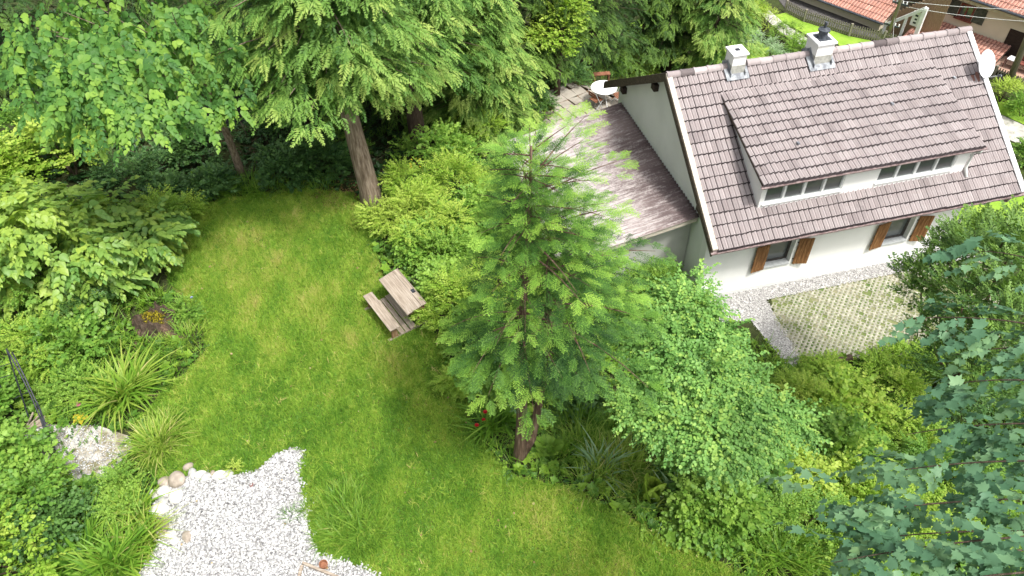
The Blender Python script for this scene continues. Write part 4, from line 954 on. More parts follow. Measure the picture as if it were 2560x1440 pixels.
def sphere(r, n):
    return nrmz(r.normal(size=(n, 3)))
def lumps(r, rx, ry, rz, nl, size):
    """uneven crown: centres of leaf clumps over an ellipsoid, with their radii"""
    d = sphere(r, nl*3); d = d[d[:, 2] > -.45][:nl]
    q = r.uniform(.45, .92, len(d))[:, None]; c = d*q*np.array([rx, ry, rz]); s = size*r.uniform(.6, 1.35, len(d)); return c, s
def clump_twigs(r, c, s, per, TS, sc, lift=.25, droop=.35, flat=.35, t0=.42, tj=.16, topl=.18, fz=.5):
    n = len(c); cnt = np.maximum(3, (per*(s/s.mean())**2*r.uniform(.55, 1.3, n)).astype(int)); ii = np.repeat(np.arange(n), cnt); m = len(ii)
    d = sphere(r, m); d[:, 2] = np.where(d[:, 2] < -.3, -d[:, 2]*.8, d[:, 2])
    out = nrmz(c[ii]+1e-3); dd = nrmz(d+.55*out)
    pos = c[ii]+dd*(s[ii]*r.uniform(.35, 1.0, m))[:, None]
    f = nrmz(dd*np.array([1, 1, fz])+np.array([0, 0, 1.])*(lift-droop*r.random(m))[:, None])
    up = nrmz(np.array([0, 0, 1.])+flat*dd+.25*r.normal(size=(m, 3)))
    jit = r.normal(0, .09, n)[ii]
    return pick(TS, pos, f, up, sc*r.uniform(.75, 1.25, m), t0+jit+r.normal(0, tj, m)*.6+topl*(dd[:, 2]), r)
def stems(mb, r, tips, base, r0, wob=.06):
    for t in tips:
        L = np.linalg.norm(t-base); m = (base+t)/2+r.normal(0, wob*L, 3)+np.array([0, 0, .12*L])
        P = [base*(1-k)**2+2*m*k*(1-k)+t*k*k for k in np.linspace(0, 1, 6)]; mb.tube(P, np.linspace(r0, r0*.25, 6), 5, cap=False)

def leafy_bush(name, loc, rx, ry, rz, TS, mat, label, cat='shrub', nl=26, per=26, sc=1.0, size=None, group=None, seed=0, base=.55, t0=.42, stem_mat=None, droop=.35, topl=.18, flat=.32, lift=.25, fz=.35):
    r = np.random.default_rng(seed+900); root = empty(name, loc, label, cat, group)
    c, s = lumps(r, rx, ry, rz, nl, size or .38*(rx+ry+rz)/3); c[:, 2] += rz*base
    c[:, 2] = np.maximum(c[:, 2], s*.35)
    ch = clump_twigs(r, c-np.array([0, 0, rz*base*.7]), s, per, TS, sc, t0=t0, droop=droop, topl=topl, flat=flat, lift=lift, fz=fz)
    ch = [(V+np.array([0, 0, rz*base*.7]), F, T) for V, F, T in ch]
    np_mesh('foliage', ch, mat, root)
    mb = MB(); stems(mb, r, c[r.permutation(len(c))[:max(5, nl//3)]], np.array([0, 0, -.1]), .018+.012*rz); mb.build('stems', stem_mat or M_bark, root)
    return root

# ------------------------------------------------------------------ conifers of the wood edge
def conifer(loc, H, crown0, Rmax, label, seed, mat=None, TS=None, nbr=95, trunk_r=.22, bark=None, name='conifer_tree', droop=.30, lean=(0, 0), shape=None, sc=1.0, group=None, per=30, t0=.38):
    r = np.random.default_rng(seed); root = empty(name, loc, label, 'tree', group)
    mb = MB(); m = 12; tz = np.linspace(-.3, H, m); ax_ = lambda z: np.array([lean[0]*(z/H)**1.2, lean[1]*(z/H)**1.2, 0]) if z > 0 else np.zeros(3)
    mb.tube([ax_(z)+np.array([.03*math.sin(z*1.3+seed), .03*math.cos(z*1.7+seed), z]) for z in tz], [trunk_r*(1.25 if z < .2 else 1)*(1-.8*max(z, 0)/H)+.012 for z in tz], 12)
    pos, f, up, tn, scs = [], [], [], [], []
    for k in range(nbr):
        q = (k+r.random())/nbr; z = crown0+(H-crown0)*q; a = k*2.399+r.normal(0, .35)
        prof = shape(q) if shape else (1-q)**.7*min(1, .55+q*2.2)
        L = Rmax*prof*r.uniform(.55, 1.15)+.25; d = np.array([math.cos(a), math.sin(a), 0])
        rise = r.uniform(.05, .35); n = max(6, int(per*L/Rmax)+4); t = np.sort(r.uniform(.15, 1.0, n))
        P = ax_(z)+np.array([0, 0, z])+np.outer(t*L, d)+np.outer(L*(rise*t-droop*t*t), [0, 0, 1.])
        side = np.array([-d[1], d[0], 0]); sg = np.where(np.arange(n) % 2 == 0, 1, -1)*r.uniform(.3, 1.3, n)
        wdt = (L*.36*np.sin(np.pi*np.clip(t, .1, .95)))*r.uniform(0, 1, n)
        P = P+np.outer(sg*wdt, side)-np.outer(.20*wdt+r.uniform(0, .10, n), [0, 0, 1.])
        fd = d+np.outer(sg, side)*.75+np.outer(rise-2*droop*t-.22*r.random(n), [0, 0, 1.])
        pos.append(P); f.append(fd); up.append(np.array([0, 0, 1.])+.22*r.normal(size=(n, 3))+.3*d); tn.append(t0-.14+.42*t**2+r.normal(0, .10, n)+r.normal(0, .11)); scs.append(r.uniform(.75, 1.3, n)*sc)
        if L > .9:
            tt = np.linspace(0, .8, 5); mb.tube([ax_(z)+np.array([0, 0, z])+d*L*x+np.array([0, 0, L*(rise*x-droop*x*x)]) for x in tt], np.linspace(.035, .008, 5), 4, cap=False)
    mb.build('trunk', bark or M_bark, root, smooth=True)
    pos, f, up, tn, scs = (np.concatenate(k) for k in (pos, f, up, tn, scs))
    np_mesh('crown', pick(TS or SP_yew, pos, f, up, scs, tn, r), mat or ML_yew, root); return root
# ------------------------------------------------------------------ trees
g0 = lambda x, y: np.array([x, y, float(ground(x, y))])
LB = lambda q: (1-q)**.5*min(1, .75+q)
# wood edge: the big thuja at the lawn corner and the trunks behind
p = hit(930, 512)
conifer(p, 9.6, 4.2, 3.2, 'large drooping conifer with thick reddish trunk at the back lawn corner', 1, trunk_r=.30, bark=M_barktan, nbr=150, per=58, shape=LB, lean=(-.5, .3), t0=.46)
p = hit(1052, 395)
conifer(p, 9.0, 3.6, 3.2, 'drooping conifer with dark furrowed trunk right of the large reddish trunk', 2, trunk_r=.30, bark=M_bark, nbr=140, per=54, shape=LB, t0=.44)
conifer(g0(-.9, 23.2), 7.6, 1.2, 2.3, 'pale green conifer with feathery branches beside the patio', 3, nbr=130, per=40, shape=lambda q: (1-q)**.6*min(1, .7+q), t0=.56, lean=(.2, -.3))
conifer(g0(-1.6, 25.8), 9.5, .8, 3.2, 'tall dark conifer rising between the second trunk and the patio', 4, mat=ML_yewdark, nbr=120, per=36, shape=LB, t0=.5)
conifer(g0(-6.8, 22.8), 9.8, 3.0, 3.2, 'dark conifer left behind the large reddish trunk', 5, mat=ML_yewdark, nbr=120, per=36, shape=LB)
conifer(g0(-4.4, 25.8), 10, 1.0, 3.2, 'mid green conifer deep behind the two trunks', 6, nbr=110, per=34, shape=LB, t0=.40)
conifer(g0(1.2, 28.6), 8.5, .8, 2.6, 'narrow dark conifer behind the patio planter', 7, mat=ML_yewdark, nbr=110, per=34, shape=LB, t0=.48)
conifer(hit(1452, 195), 7.5, 1.7, 1.7, 'slim dark tree with bare lower trunk at the patio edge', 8, mat=ML_yewdark, TS=SP_yew, nbr=80, per=30, shape=LB, trunk_r=.14, t0=.55)
conifer(hit(1665, 168), 8.5, 1.2, 2.4, 'dark conifer standing behind the house roof left of the chimney', 9, mat=ML_yewdark, nbr=130, per=40, shape=LB, trunk_r=.26, t0=.58)
conifer(g0(10.6, 35.6), 7.5, .4, 2.6, 'bright green conifer at the top left of the picket fence', 10, nbr=120, per=38, shape=LB, t0=.56)
far = conifer(g0(-9.6, 27.5), 10.5, .8, 3.4, 'dark conifer in the wood behind the pond', 12, mat=ML_yewdark, nbr=110, per=34, shape=LB, t0=.36, group='conifers at the back of the wood')
for x, y, a, lb in ((-13.6, 27.5, 1.1, 'dark conifer at the back left of the pond'), (-17.5, 25.5, 2.3, 'dark conifer at the far left edge behind the round leaved tree'), (-21.5, 24.5, 4.0, 'dark conifer in the top left corner of the wood'), (-6.8, 29.8, 5.2, 'dark conifer deepest in the middle of the wood'), (-19.8, 19.6, .4, 'dark conifer low at the left edge beside the pond shrubs'), (4.2, 34.5, 3.1, 'dark conifer beyond the patio lawn'), (-2.4, 31.5, 3.7, 'dark conifer at the top centre behind the others'), (7.4, 37.5, 1.9, 'dark conifer beyond the tree behind the house')):
    dup(far, g0(x, y), a, lb, scale=.92 if x > -2 else 1.0)

# leaning trunk with the round-leaved crown at the upper left
p = hit(606, 440)
lt = empty('round_leaved_tree', p, 'leaning tree with large round leaves in layered sprays at upper left', 'tree')
top = along(470, 110, 20.5); r = np.random.default_rng(31)
mb = MB(); P0 = np.zeros(3); P2 = top-p; P1 = np.array([P2[0]*.45, P2[1]*.35, P2[2]*.45])
mb.tube([P0*(1-t)**2+2*P1*t*(1-t)+P2*t*t for t in np.linspace(0, 1, 12)], np.linspace(.13, .05, 12), 10)
LAY = [(330,60,19,1.5),(200,110,19,1.3),(120,140,19,1.1),(280,150,18,1.5),(400,110,18.5,1.2),(180,190,18,1.0),(350,40,20,1.4),(90,70,20,1.2),(500,100,19.5,1.1),(430,30,19.5,1.4),(300,200,17.8,.9),(340,230,17.5,.75),(320,280,17.4,.55),(330,255,17.4,.6),(225,240,18.4,.85),(200,265,18.4,.6),(440,210,18.8,.9),(420,235,18.8,.7),(565,210,19.2,.5),(560,245,19.2,.4),(250,20,20,1.5),(160,30,20,1.4),(60,110,19.6,.7),(290,110,18.2,1.3),(140,90,19,1.2),(520,60,20,1.2),(45,150,19.2,.5),(230,160,18,1.1)]
ch = []
for (px, py, dist, s) in LAY:
    c = along(px, py, dist)-p; n = int(17*s+4)
    d2 = np.clip(r.normal(size=(n, 2)), -1.9, 1.9); P = c+np.stack([d2[:, 0]*s*.48, d2[:, 1]*s*.42, -.22*s*(d2[:, 1] < 0)*abs(d2[:, 1])-.10*s*d2[:, 0]**2+.10*r.normal(size=n)], -1)
    f = np.stack([d2[:, 0]*.5+.25*r.normal(size=n), -.7+.4*d2[:, 1]+.3*r.normal(size=n), -.35-.3*r.random(n)], -1); up = np.array([0, -.35, 1.])+.22*r.normal(size=(n, 3))
    ch += pick(TW_hazel, P, f, up, r.uniform(.8, 1.15, n)*.92, .48+r.normal(0, .14, n)+.05*r.normal(), r)
    if s > .8: q = c; stems(mb, r, [q], P2*.75, .03, .04)
mb.build('trunk', M_barktan, lt, smooth=True); np_mesh('crown', ch, ML_hazel, lt)

# the young fir in front of the house, twin stems
p = hit(1297, 1152)
fir = empty('fir_tree', p, 'young twin-stemmed fir with bright shoots standing on the lawn edge', 'tree'); r = np.random.default_rng(41)
ftop = np.array([p[0]+.05, p[1]+.05, 0]); dd_ = ray(1325, 368); tt_ = (p[1]+.05)/dd_[1]; H = CH+dd_[2]*tt_-p[2]
topv = CAM+dd_*tt_-p; mb = MB()
fax = lambda z: topv*np.array([z/H, z/H, 0])+np.array([.03*math.sin(z*1.1), .03*math.cos(z*.9), z])
mb.tube([fax(z) for z in np.linspace(-.3, H, 16)], [.125*(1-.92*max(z, 0)/H)+.006 for z in np.linspace(-.3, H, 16)], 12)
H2 = H*.80; fax2 = lambda z: np.array([.20+.34*min(1, z/2.5), .22+.08*min(1, z/2.5), 0])*(1 if z > .2 else max(0, z/.2))+np.array([.02*math.sin(z*1.4+1), .02*math.cos(z), z])
mb.tube([fax2(z) for z in np.linspace(.0, H2, 14)], [.10*(1-.92*z/H2)+.005 for z in np.linspace(0, H2, 14)], 10)
pos, f, up, tn, scs = [], [], [], [], []
for fx, HH, z0, seed in ((fax, H, 3.7, 0), (fax2, H2, 3.4, 1)):
    z = z0; wh = 0
    while z < HH-.12:
        q = (z-z0)/(HH-z0); nb = r.integers(5, 8) if q < .6 else r.integers(6, 9)
        for k in range(nb):
            a = 2*math.pi*k/nb+wh*1.3+r.normal(0, .2)
            d = np.array([math.cos(a), math.sin(a), 0])
            right = .5+.5*d[0]
            L = (2.75*(1-q)**.50*(.54+.64*right)*(1+.36*min(d[1], 0))*min(1, .55+q*2.0))*r.uniform(.45, 1.2)+.14
            if r.random() < (.30 if q < .75 else .06): z += .0; continue
            rise = .10+.35*q+r.normal(0, .07); dr = .26*(1-q)+.06; zz = z+r.normal(0, .08)
            n = max(9, int(L/.056)); t = np.sort(r.uniform(.34 if q < .55 else .10, 1, n)); side = np.array([-d[1], d[0], 0]); sg = np.where(np.arange(n) % 2 == 0, 1, -1)
            w_ = np.minimum(.42*L, .75)*np.sin(np.pi*np.clip(t*.9+.08, 0, 1))*r.uniform(.05, 1, n)
            P = fx(zz)+np.outer(t*L, d)+np.outer(L*(rise*t-dr*2*t*t), [0, 0, 1.])+np.outer(sg*w_, side)-np.outer(.18*w_, [0, 0, 1.])
            F_ = d+np.outer(sg, side)*.75+np.outer(rise-3*dr*t+.05, [0, 0, 1.])
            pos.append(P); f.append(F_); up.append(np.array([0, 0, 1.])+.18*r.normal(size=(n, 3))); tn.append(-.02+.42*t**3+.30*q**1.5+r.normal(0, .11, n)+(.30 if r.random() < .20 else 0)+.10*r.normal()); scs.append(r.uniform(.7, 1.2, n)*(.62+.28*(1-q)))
            x = np.linspace(0, .92, 6); mb.tube([fx(zz)+d*L*v+np.array([0, 0, L*(rise*v-dr*2*v*v)]) for v in x], np.linspace(.010+.006*L, .004, 6), 5, cap=False)
        z += r.uniform(.28, .42)*(1 if q < .7 else .6); wh += 1
for fx, HH in ((fax, H), (fax2, H2)):
    n = 46; a = np.linspace(0, 6.28*9, n); pos.append(fx(HH-.05)+np.zeros((n, 3))-np.outer(np.linspace(0, 1.9, n), [0, 0, 1.])); f.append(np.stack([np.cos(a), np.sin(a), np.full(n, .45)], -1)); up.append(np.tile([0, 0, 1.], (n, 1))+.01); tn.append(np.linspace(.75, .3, n)); scs.append(np.linspace(.7, .95, n))
mb.build('trunk', M_barkred, fir, smooth=True)
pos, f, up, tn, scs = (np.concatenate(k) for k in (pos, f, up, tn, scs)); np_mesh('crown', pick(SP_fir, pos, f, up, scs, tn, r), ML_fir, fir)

# beech thicket on the bank
p = np.array([3.5, 10.6, 0]); p[2] = float(ground(p[0], p[1]))
be = empty('beech_shrub', p, 'big pale green beech shrub on the bank below the fir', 'shrub'); r = np.random.default_rng(51)
BL = [(1690,800,14.7,.55),(1740,790,14.7,.45),(1640,850,14.4,.55),(1700,880,14.2,.6),(1775,880,14.4,.5),(1825,935,14.3,.45),(1760,960,13.9,.62),(1670,950,13.9,.6),(1850,1000,14.0,.5),(1830,1060,13.7,.5),(1905,1045,14.2,.42),(1740,1050,13.5,.6),(1620,1030,13.7,.55),(1690,1070,13.4,.45),(1780,1105,13.2,.5),(1880,1090,13.8,.42),(1935,1050,14.4,.33),(1840,1125,13.4,.36),(1680,735,15.1,.30),(1745,735,15.2,.26),(1985,1065,14.4,.28),(1720,700,15.2,.2),(1800,830,14.8,.22)]
c = np.array([along(a, b, d)-p for a, b, d, s in BL]); s = np.array([k[3] for k in BL])
mb = MB(); stems(mb, r, c, np.array([0, 0, -.1]), .045); mb.build('stems', M_bark, be)
cen = np.array([0, .3, 1.2])
ch = clump_twigs(r, c-cen, s*np.linspace(.95, .8, len(s)), 125, TW_beech, 1.0, t0=.50, topl=.24, flat=.3, lift=.10, droop=.5, fz=.22); nS = 46; dS = sphere(r, nS); dS[:, 2] = abs(dS[:, 2])*.6; kS = r.integers(0, len(c), nS)
ch += pick(TW_beech, c[kS]-cen+dS*(s[kS]*r.uniform(.95, 1.5, nS))[:, None], dS+np.array([0, 0, .25]), np.tile([0, 0, 1.], (nS, 1))+.2*dS, r.uniform(.8, 1.2, nS), .6+r.normal(0, .12, nS), r)
np_mesh('foliage', [(V+cen, F, T) for V, F, T in ch], ML_beech, be)

# yew with upright shoots right of the pavers
p = np.array([12.1, 12.4, 0.0]); p[2] = float(ground(p[0], p[1]))
yw = empty('yew_tree', p, 'dark bushy yew with several upright shoots right of the grid pavers', 'tree'); r = np.random.default_rng(61)
mb = MB(); pos, f, up, tn, scs = [], [], [], [], []
for (px, py, dist, rad) in [(2385,600,20.3,.45),(2440,585,20.0,.5),(2340,635,20.2,.4),(2490,615,19.5,.6),(2550,600,19.2,.7),(2400,640,19,.8),(2330,700,18.8,.65),(2470,660,18.2,.9),(2290,740,18.6,.5),(2390,760,17.8,.85),(2500,760,17.2,1.0),(2340,830,17.6,.6),(2420,860,17,.9),(2520,880,16.4,1.0),(2360,920,16.8,.6),(2450,950,16.2,.8),(2560,680,18,.9),(2270,690,19,.35),(2600,800,17,1.0)]:
    c = along(px, py, dist)-p; n = int(170*rad**1.5+18); d = sphere(r, n); d[:, 2] = np.abs(d[:, 2])*1.25-.2
    P = c+d*rad*r.uniform(.3, 1, n)[:, None]*np.array([.8, .8, 1.15]); pos.append(P); f.append(d*np.array([1, 1, .45])+np.array([0, 0, .5])); up.append(np.array([0, 0, 1.])+.5*d+.2*r.normal(size=(n, 3))); tn.append(.48+.25*d[:, 2]+r.normal(0, .12, n)); scs.append(r.uniform(.7, 1.2, n)*1.1)
    stems(mb, r, [c+np.array([0, 0, rad])], np.array([0, 0, -.1]), .05)
mb.build('trunk', M_barkred, yw); pos, f, up, tn, scs = (np.concatenate(k) for k in (pos, f, up, tn, scs))
np_mesh('crown', pick(SP_yew2, pos, f, up, scs, tn+.06, r), ML_yewmid, yw)

# maple reaching in from the right, close to the camera
p = np.array([9.4, 3.4, 0]); p[2] = float(ground(p[0], p[1]))
mp = empty('maple_tree', p, 'blue green maple whose long boughs reach in at the lower right', 'tree'); r = np.random.default_rng(71)
mb = MB(); mb.tube([(0, 0, -.3), (-.05, .1, 3), (.1, .3, 6.5)], [.16, .12, .06], 10)
BOUGH = [((2700,1330),8.9,(2150,1345),8.6,.4),((2700,1240),9.0,(2040,1290),8.4,.55),((2700,1330),8.6,(2090,1400),8.0,.5),((2700,1150),9.2,(2190,1180),9.2,.45),((2720,1060),9.4,(2270,1080),9.6,.42),((2700,960),9.8,(2340,960),10.0,.40),((2700,830),10.2,(2270,790),10.4,.34),((2700,700),10.6,(2440,620),10.8,.30),((2700,1420),8.2,(2200,1480),7.8,.5),((2700,880),10,(2390,880),10.2,.35),((2700,1380),8.7,(2330,1390),8.5,.5)]
pos, f, up, sc_, tn = [], [], [], [], []
for (e0, d0, e1, d1, wdt) in BOUGH:
    a, b = along(*e0, d0)-p, along(*e1, d1)-p; L = np.linalg.norm(b-a); n = int(L*12); t = r.uniform(0, 1, n)**.85
    m_ = (a+b)/2+np.array([0, 0, .25]); C = np.outer((1-t)**2, a)+np.outer(2*t*(1-t), m_)+np.outer(t*t, b)
    ax_ = (b-a)/L; side = np.cross(ax_, [0, 0, 1.]); side /= np.linalg.norm(side); sg = r.choice([-1, 1], n)*r.uniform(0, 1, n)*wdt*(1-.4*t)
    pos.append(C+np.outer(sg, side)+np.outer(.10*r.normal(size=n)-.1*abs(sg), [0, 0, 1.])); f.append(ax_*.8+np.outer(np.sign(sg)*.8, side)+np.outer(-.15-.35*r.random(n), [0, 0, 1.])); up.append(np.array([0, -.1, 1.])+.22*r.normal(size=(n, 3))); sc_.append(r.uniform(.7, 1.15, n)); tn.append(.48+r.normal(0, .16, n))
    x = np.linspace(0, 1, 8); mb.tube([a*(1-v)**2+2*m_*v*(1-v)+b*v*v-np.array([0, 0, .05]) for v in x], np.linspace(.012, .004, 8), 6, cap=False); mb.tube([np.array([0, .1, 2.5+2*r.random()]), (a+np.array([0, 0, 3]))*.5, a], [.05, .03, .022], 6, cap=False)
pos, f, up, sc_, tn = (np.concatenate(k) for k in (pos, f, up, sc_, tn))
mb.build('trunk', M_bark, mp, smooth=True); np_mesh('crown', pick(TW_maple, pos, f, up, sc_*.9, tn, r), ML_maple, mp)

# bright small tree by the patio and its sun-lit neighbour
def small_tree(px, py, H, cr, TS, mat, label, seed, trunk=.09, c0=.5, per=34, nl=22, name='deciduous_tree', bark=None, sc=1.0, t0=.5):
    p = hit(px, py) if not isinstance(px, tuple) else g0(*px); r = np.random.default_rng(seed); root = empty(name, p, label, 'tree')
    c, s = lumps(r, cr[0], cr[1], cr[2], nl, .42*sum(cr)/3); cen = np.array([0, 0, H-cr[2]*.95]); mb = MB(); mb.tube([(0, 0, -.2), (.04, .03, H*.35), (0, 0, H-cr[2])], [trunk*1.2, trunk, trunk*.7], 10)
    stems(mb, r, c[:10]+cen, np.array([0, 0, H*.35]), trunk*.5); mb.build('trunk', bark or M_bark, root, smooth=True)
    np_mesh('crown', [(V+cen, F, T) for V, F, T in clump_twigs(r, c, s, per, TS, sc, t0=t0)], mat, root); return root
small_tree(1392, 240, 4.3, (1.0, 1.0, 1.5), TW_bushw, ML_lime, 'small bright leafy tree with dark trunk beside the planter', 81, .11)
small_tree(1640, 155, 3.6, (.9, .9, 1.0), TW_bush, ML_bush, 'slender white stemmed birch behind the gable', 82, .06, name='birch_tree', bark=M_birch)

# ------------------------------------------------------------------ shrubs (each one by itself)
def B(px, py, rx, ry, rz, TS, mat, label, **k):
    name = k.pop('name', 'shrub'); return leafy_bush(name, hit(px, py), rx, ry, rz, TS, mat, label, seed=int(px*7+py), **k)
# left border
B(160, 710, 2.1, 1.7, 2.0, TW_hazel, ML_hazely, 'large shrub with big pale round leaves at the left lawn edge', nl=30, per=22, t0=.52, sc=1.1, droop=.55, lift=.12, flat=.25, fz=.06)
B(330, 660, 1.3, 1.1, 1.5, TW_hazel, ML_hazely, 'round leaved shrub arching over the lawn from the left border', nl=18, per=20, t0=.45, sc=1.0, droop=.55, lift=.1, flat=.25, fz=.06)
B(40, 480, 1.3, 1.0, .9, TW_hazel_s, ML_lime, 'yellow green young shrub at the far left edge below the wood', nl=20, per=22, t0=.45)
B(190, 440, .7, .6, 1.2, TW_hazel_s, ML_lime, 'bright yellow green sapling in front of the dark pond', nl=9, per=16, t0=.6)
B(110, 390, 1.5, 1.1, 1.0, TW_bushw, ML_bush, 'mid green shrub between the pond and the left edge', nl=20, per=26, t0=.36)
B(260, 330, 1.0, .8, 1.5, TW_maple_s, ML_shade, 'dark maple leaved bush standing over the pond', nl=10, per=16, t0=.55)
B(40, 790, 1.6, 1.2, 1.4, TW_small, ML_bush, 'greyish small leaved shrub below the round leaved shrub at the left edge', nl=24, per=40, t0=.52)
B(235, 800, .6, .5, .7, TW_bush, ML_shade, 'dark bush with pink coneflowers beside the stump', nl=12, per=22, t0=.55)
B(215, 890, .8, .6, .75, TW_maple_s, ML_bush, 'leafy peony like bush left of the tree stump', nl=14, per=20, t0=.42)
B(130, 900, 1.0, .7, .6, TW_small, ML_lime, 'bright small leaved hedge plant behind the iron trellis', nl=20, per=40, t0=.42)
B(200, 985, .7, .5, .4, TW_small, ML_bush, 'low sprawling plant above the sandy gravel patch', nl=16, per=34, t0=.55)
B(5, 1030, .6, .5, .45, TW_bushw, ML_bush, 'broad leaved bush grown through the iron trellis', nl=12, per=24, t0=.42)
B(20, 1190, 1.0, .7, .7, TW_maple_s, ML_bush, 'large mid green shrub left of the sandy gravel', nl=20, per=24, t0=.52)
B(100, 1250, .6, .5, .5, TW_small, ML_bush, 'rounded small leaved bush at the end of the trellis foot', nl=14, per=34, t0=.55)
B(50, 1290, 1.1, .8, .85, TW_bushw, ML_bush, 'broad leaved bush in the lower left border', nl=20, per=28, t0=.50)
B(150, 1330, .8, .6, .6, TW_bushw, ML_shade, 'darker herb clump beside the gravel in the lower left', nl=14, per=24, t0=.62)
B(60, 1420, 1.1, .8, .75, TW_bushw, ML_lime, 'light green bush in the bottom left corner', nl=18, per=28, t0=.32)
B(325, 1225, .30, .26, .42, TW_small, ML_bush, 'small fresh green bush beside the corner stones', nl=12, per=26, t0=.62)
B(310, 1300, .4, .35, .4, TW_small, ML_bush, 'low herb left of the tan border slab', nl=9, per=24, t0=.5)
B(590, 1175, .11, .10, .15, TW_small, ML_lime, 'small yellow green plant at the end of the stone row', nl=6, per=9, t0=.75, sc=.5)
B(455, 560, .6, .5, .7, TW_bush, ML_lime, 'yellow green herb clump at the left lawn corner', nl=12, per=24, t0=.42)
B(420, 590, .8, .6, .7, TW_bush, ML_bush, 'leafy clump between the round leaved shrub and the lawn', nl=12, per=26, t0=.5)
B(470, 790, .35, .3, .35, TW_small, ML_bush, 'herb with pale blue flower spike behind the stump', nl=7, per=20, t0=.5)
# shady wood edge
for (px, py, rx, rz, lb) in ((330,460,.9,.6,'dark undergrowth bush at the pond side'),(420,500,.6,.4,'dark low bush at the top left lawn corner'),(720,440,.8,.5,'dark bush right of the leaning trunk'),(800,430,.8,.6,'mid green bush below the drooping conifer'),(540,475,.5,.35,'dark leafy clump left of the leaning trunk'),(740,350,1.2,1.0,'shaded bush in the wood behind the leaning trunk'),(480,400,1.0,.7,'shaded bush at the right end of the pond')):
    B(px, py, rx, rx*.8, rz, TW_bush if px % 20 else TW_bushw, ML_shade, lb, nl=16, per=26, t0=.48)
B(860, 395, .8, .7, .8, TW_small, ML_bush, 'leafy bush beside the thick reddish trunk', nl=14, per=30, t0=.45)
# bank between lawn and lean-to
BK = [(1040,510,.9,.8,'small','lime','mid green shrub right of the thick reddish trunk',.40),(1010,575,.9,.8,'small','lime','pale lime shrub on the bank above the desk',.62),(1060,610,1.1,1.1,'small','lime','bright yellow green shrub in the middle of the bank',.58),(1090,440,1.2,1.2,'bushw','bush','ivy like shrub below the second trunk',.48),(1190,420,1.2,1.1,'bush','lime','light green shrub between the trunks and the lean-to',.32),(1260,330,1.1,1.1,'bush','bush','green shrub at the back corner of the lean-to',.42),(1310,290,.9,.9,'bush','shade','dark shrub left of the planter',.62),(1150,330,1.3,1.2,'bush','bush','shaded shrub behind the second trunk',.36),(1130,520,1.1,1.0,'bush','lime','leafy light shrub in the centre of the bank',.48),(1170,600,1.0,.9,'bushw','bush','broad leaved shrub beside the fir crown',.52),(1085,650,.8,.6,'bushw','bush','shrub directly behind the school desk',.55),(1130,750,.6,.55,'maple','bush','maple leaved bush right of the school desk',.60),(1130,690,1.0,.9,'bush','bush','fresh green shrub on the bank behind the desk',.55),(1140,800,.8,.8,'bush','lime','green bush on the bank left of the fir',.46),(1190,870,.7,.6,'small','bush','small leaved herb at the bank edge below the desk',.45),(1230,780,1.0,.9,'bush','lime','large green bush behind the fir trunk',.50),(1240,960,.7,.7,'bushw','bush','leafy bush directly left of the fir trunk',.45),(1420,1000,.6,.4,'bushw','shade','shaded bush right of the fir trunk',.62),(1160,960,.5,.35,'small','lime','low reddish tinged ground plant at the lawn edge',.40),(1500,760,1.2,1.0,'bush','bush','green shrub behind the fir towards the lean-to',.48),(1440,640,1.2,.9,'bush','lime','light shrub at the foot of the lean-to roof',.36),(1640,740,.8,.7,'bush','bush','weedy shrub beside the white house wall',.5)]
TSN = {'small': TW_small, 'bush': TW_bush, 'bushw': TW_bushw, 'maple': TW_maple_s, 'beech': TW_beech}; MLN = {'bush': ML_bush, 'lime': ML_lime, 'shade': ML_shade, 'silver': ML_silver, 'beech': ML_beech}
for (px, py, rx, rz, ts, ml, lb, t0) in BK: B(px, py, rx, rx*.85, rz, TSN[ts], MLN[ml], lb, nl=18, per=30 if ts != 'small' else 44, t0=t0)
# lower right slope
BR = [(1800,1200,1.0,.8,'maple','bush','broad maple leaved bush below the beech shrub',.30),(1900,1180,.7,.7,'bushw','lime','upright lime leaved shrub right of the beech',.45),(1960,1230,.7,.6,'bushw','lime','yellow lime clump in the middle of the right slope',.62),(2060,1160,.9,.8,'maple','bush','maple leaved sapling on the right slope',.42),(2110,1220,.7,.6,'bushw','lime','pale lime bush beside the maple sapling',.52),(2100,1030,1.0,.55,'maple','lime','spreading sapling below the grid pavers',.45),(2000,1000,.8,.4,'small','lime','low shrub at the lower corner of the pavers',.5),(2200,985,1.0,.45,'bush','lime','green shrub along the lower edge of the pavers',.45),(2250,1100,.9,.5,'bush','lime','bushy herb on the slope behind the maple boughs',.42),(2060,945,.7,.3,'small','lime','bright low plant in front of the rotten log',.35),(2260,925,.8,.35,'bush','lime','bright shrub at the right end of the log',.32),(1750,1290,.7,.5,'bushw','bush','leafy herb at the lower lawn edge',.5),(1830,1320,.6,.6,'maple','bush','young maple seedling at the lower lawn edge',.52),(1990,1330,.9,.6,'bush','bush','tangled herb clump at the lower right',.48),(2180,1290,1.0,.6,'bush','lime','yellow green weeds under the maple boughs',.40),(2120,1420,.9,.5,'bush','lime','bright weeds at the bottom under the maple',.35),(2350,1200,1.2,.8,'bush','bush','shaded slope bush behind the maple boughs',.35),(2480,1100,1.3,.8,'bush','shade','dark shrub at the right edge of the slope',.45),(2450,1350,1.2,.7,'bush','lime','light weeds at the bottom right corner',.30)]
for (px, py, rx, rz, ts, ml, lb, t0) in BR: B(px, py, rx, rx*.85, rz, TSN[ts], MLN[ml], lb, nl=16, per=28 if ts != 'small' else 44, t0=t0)
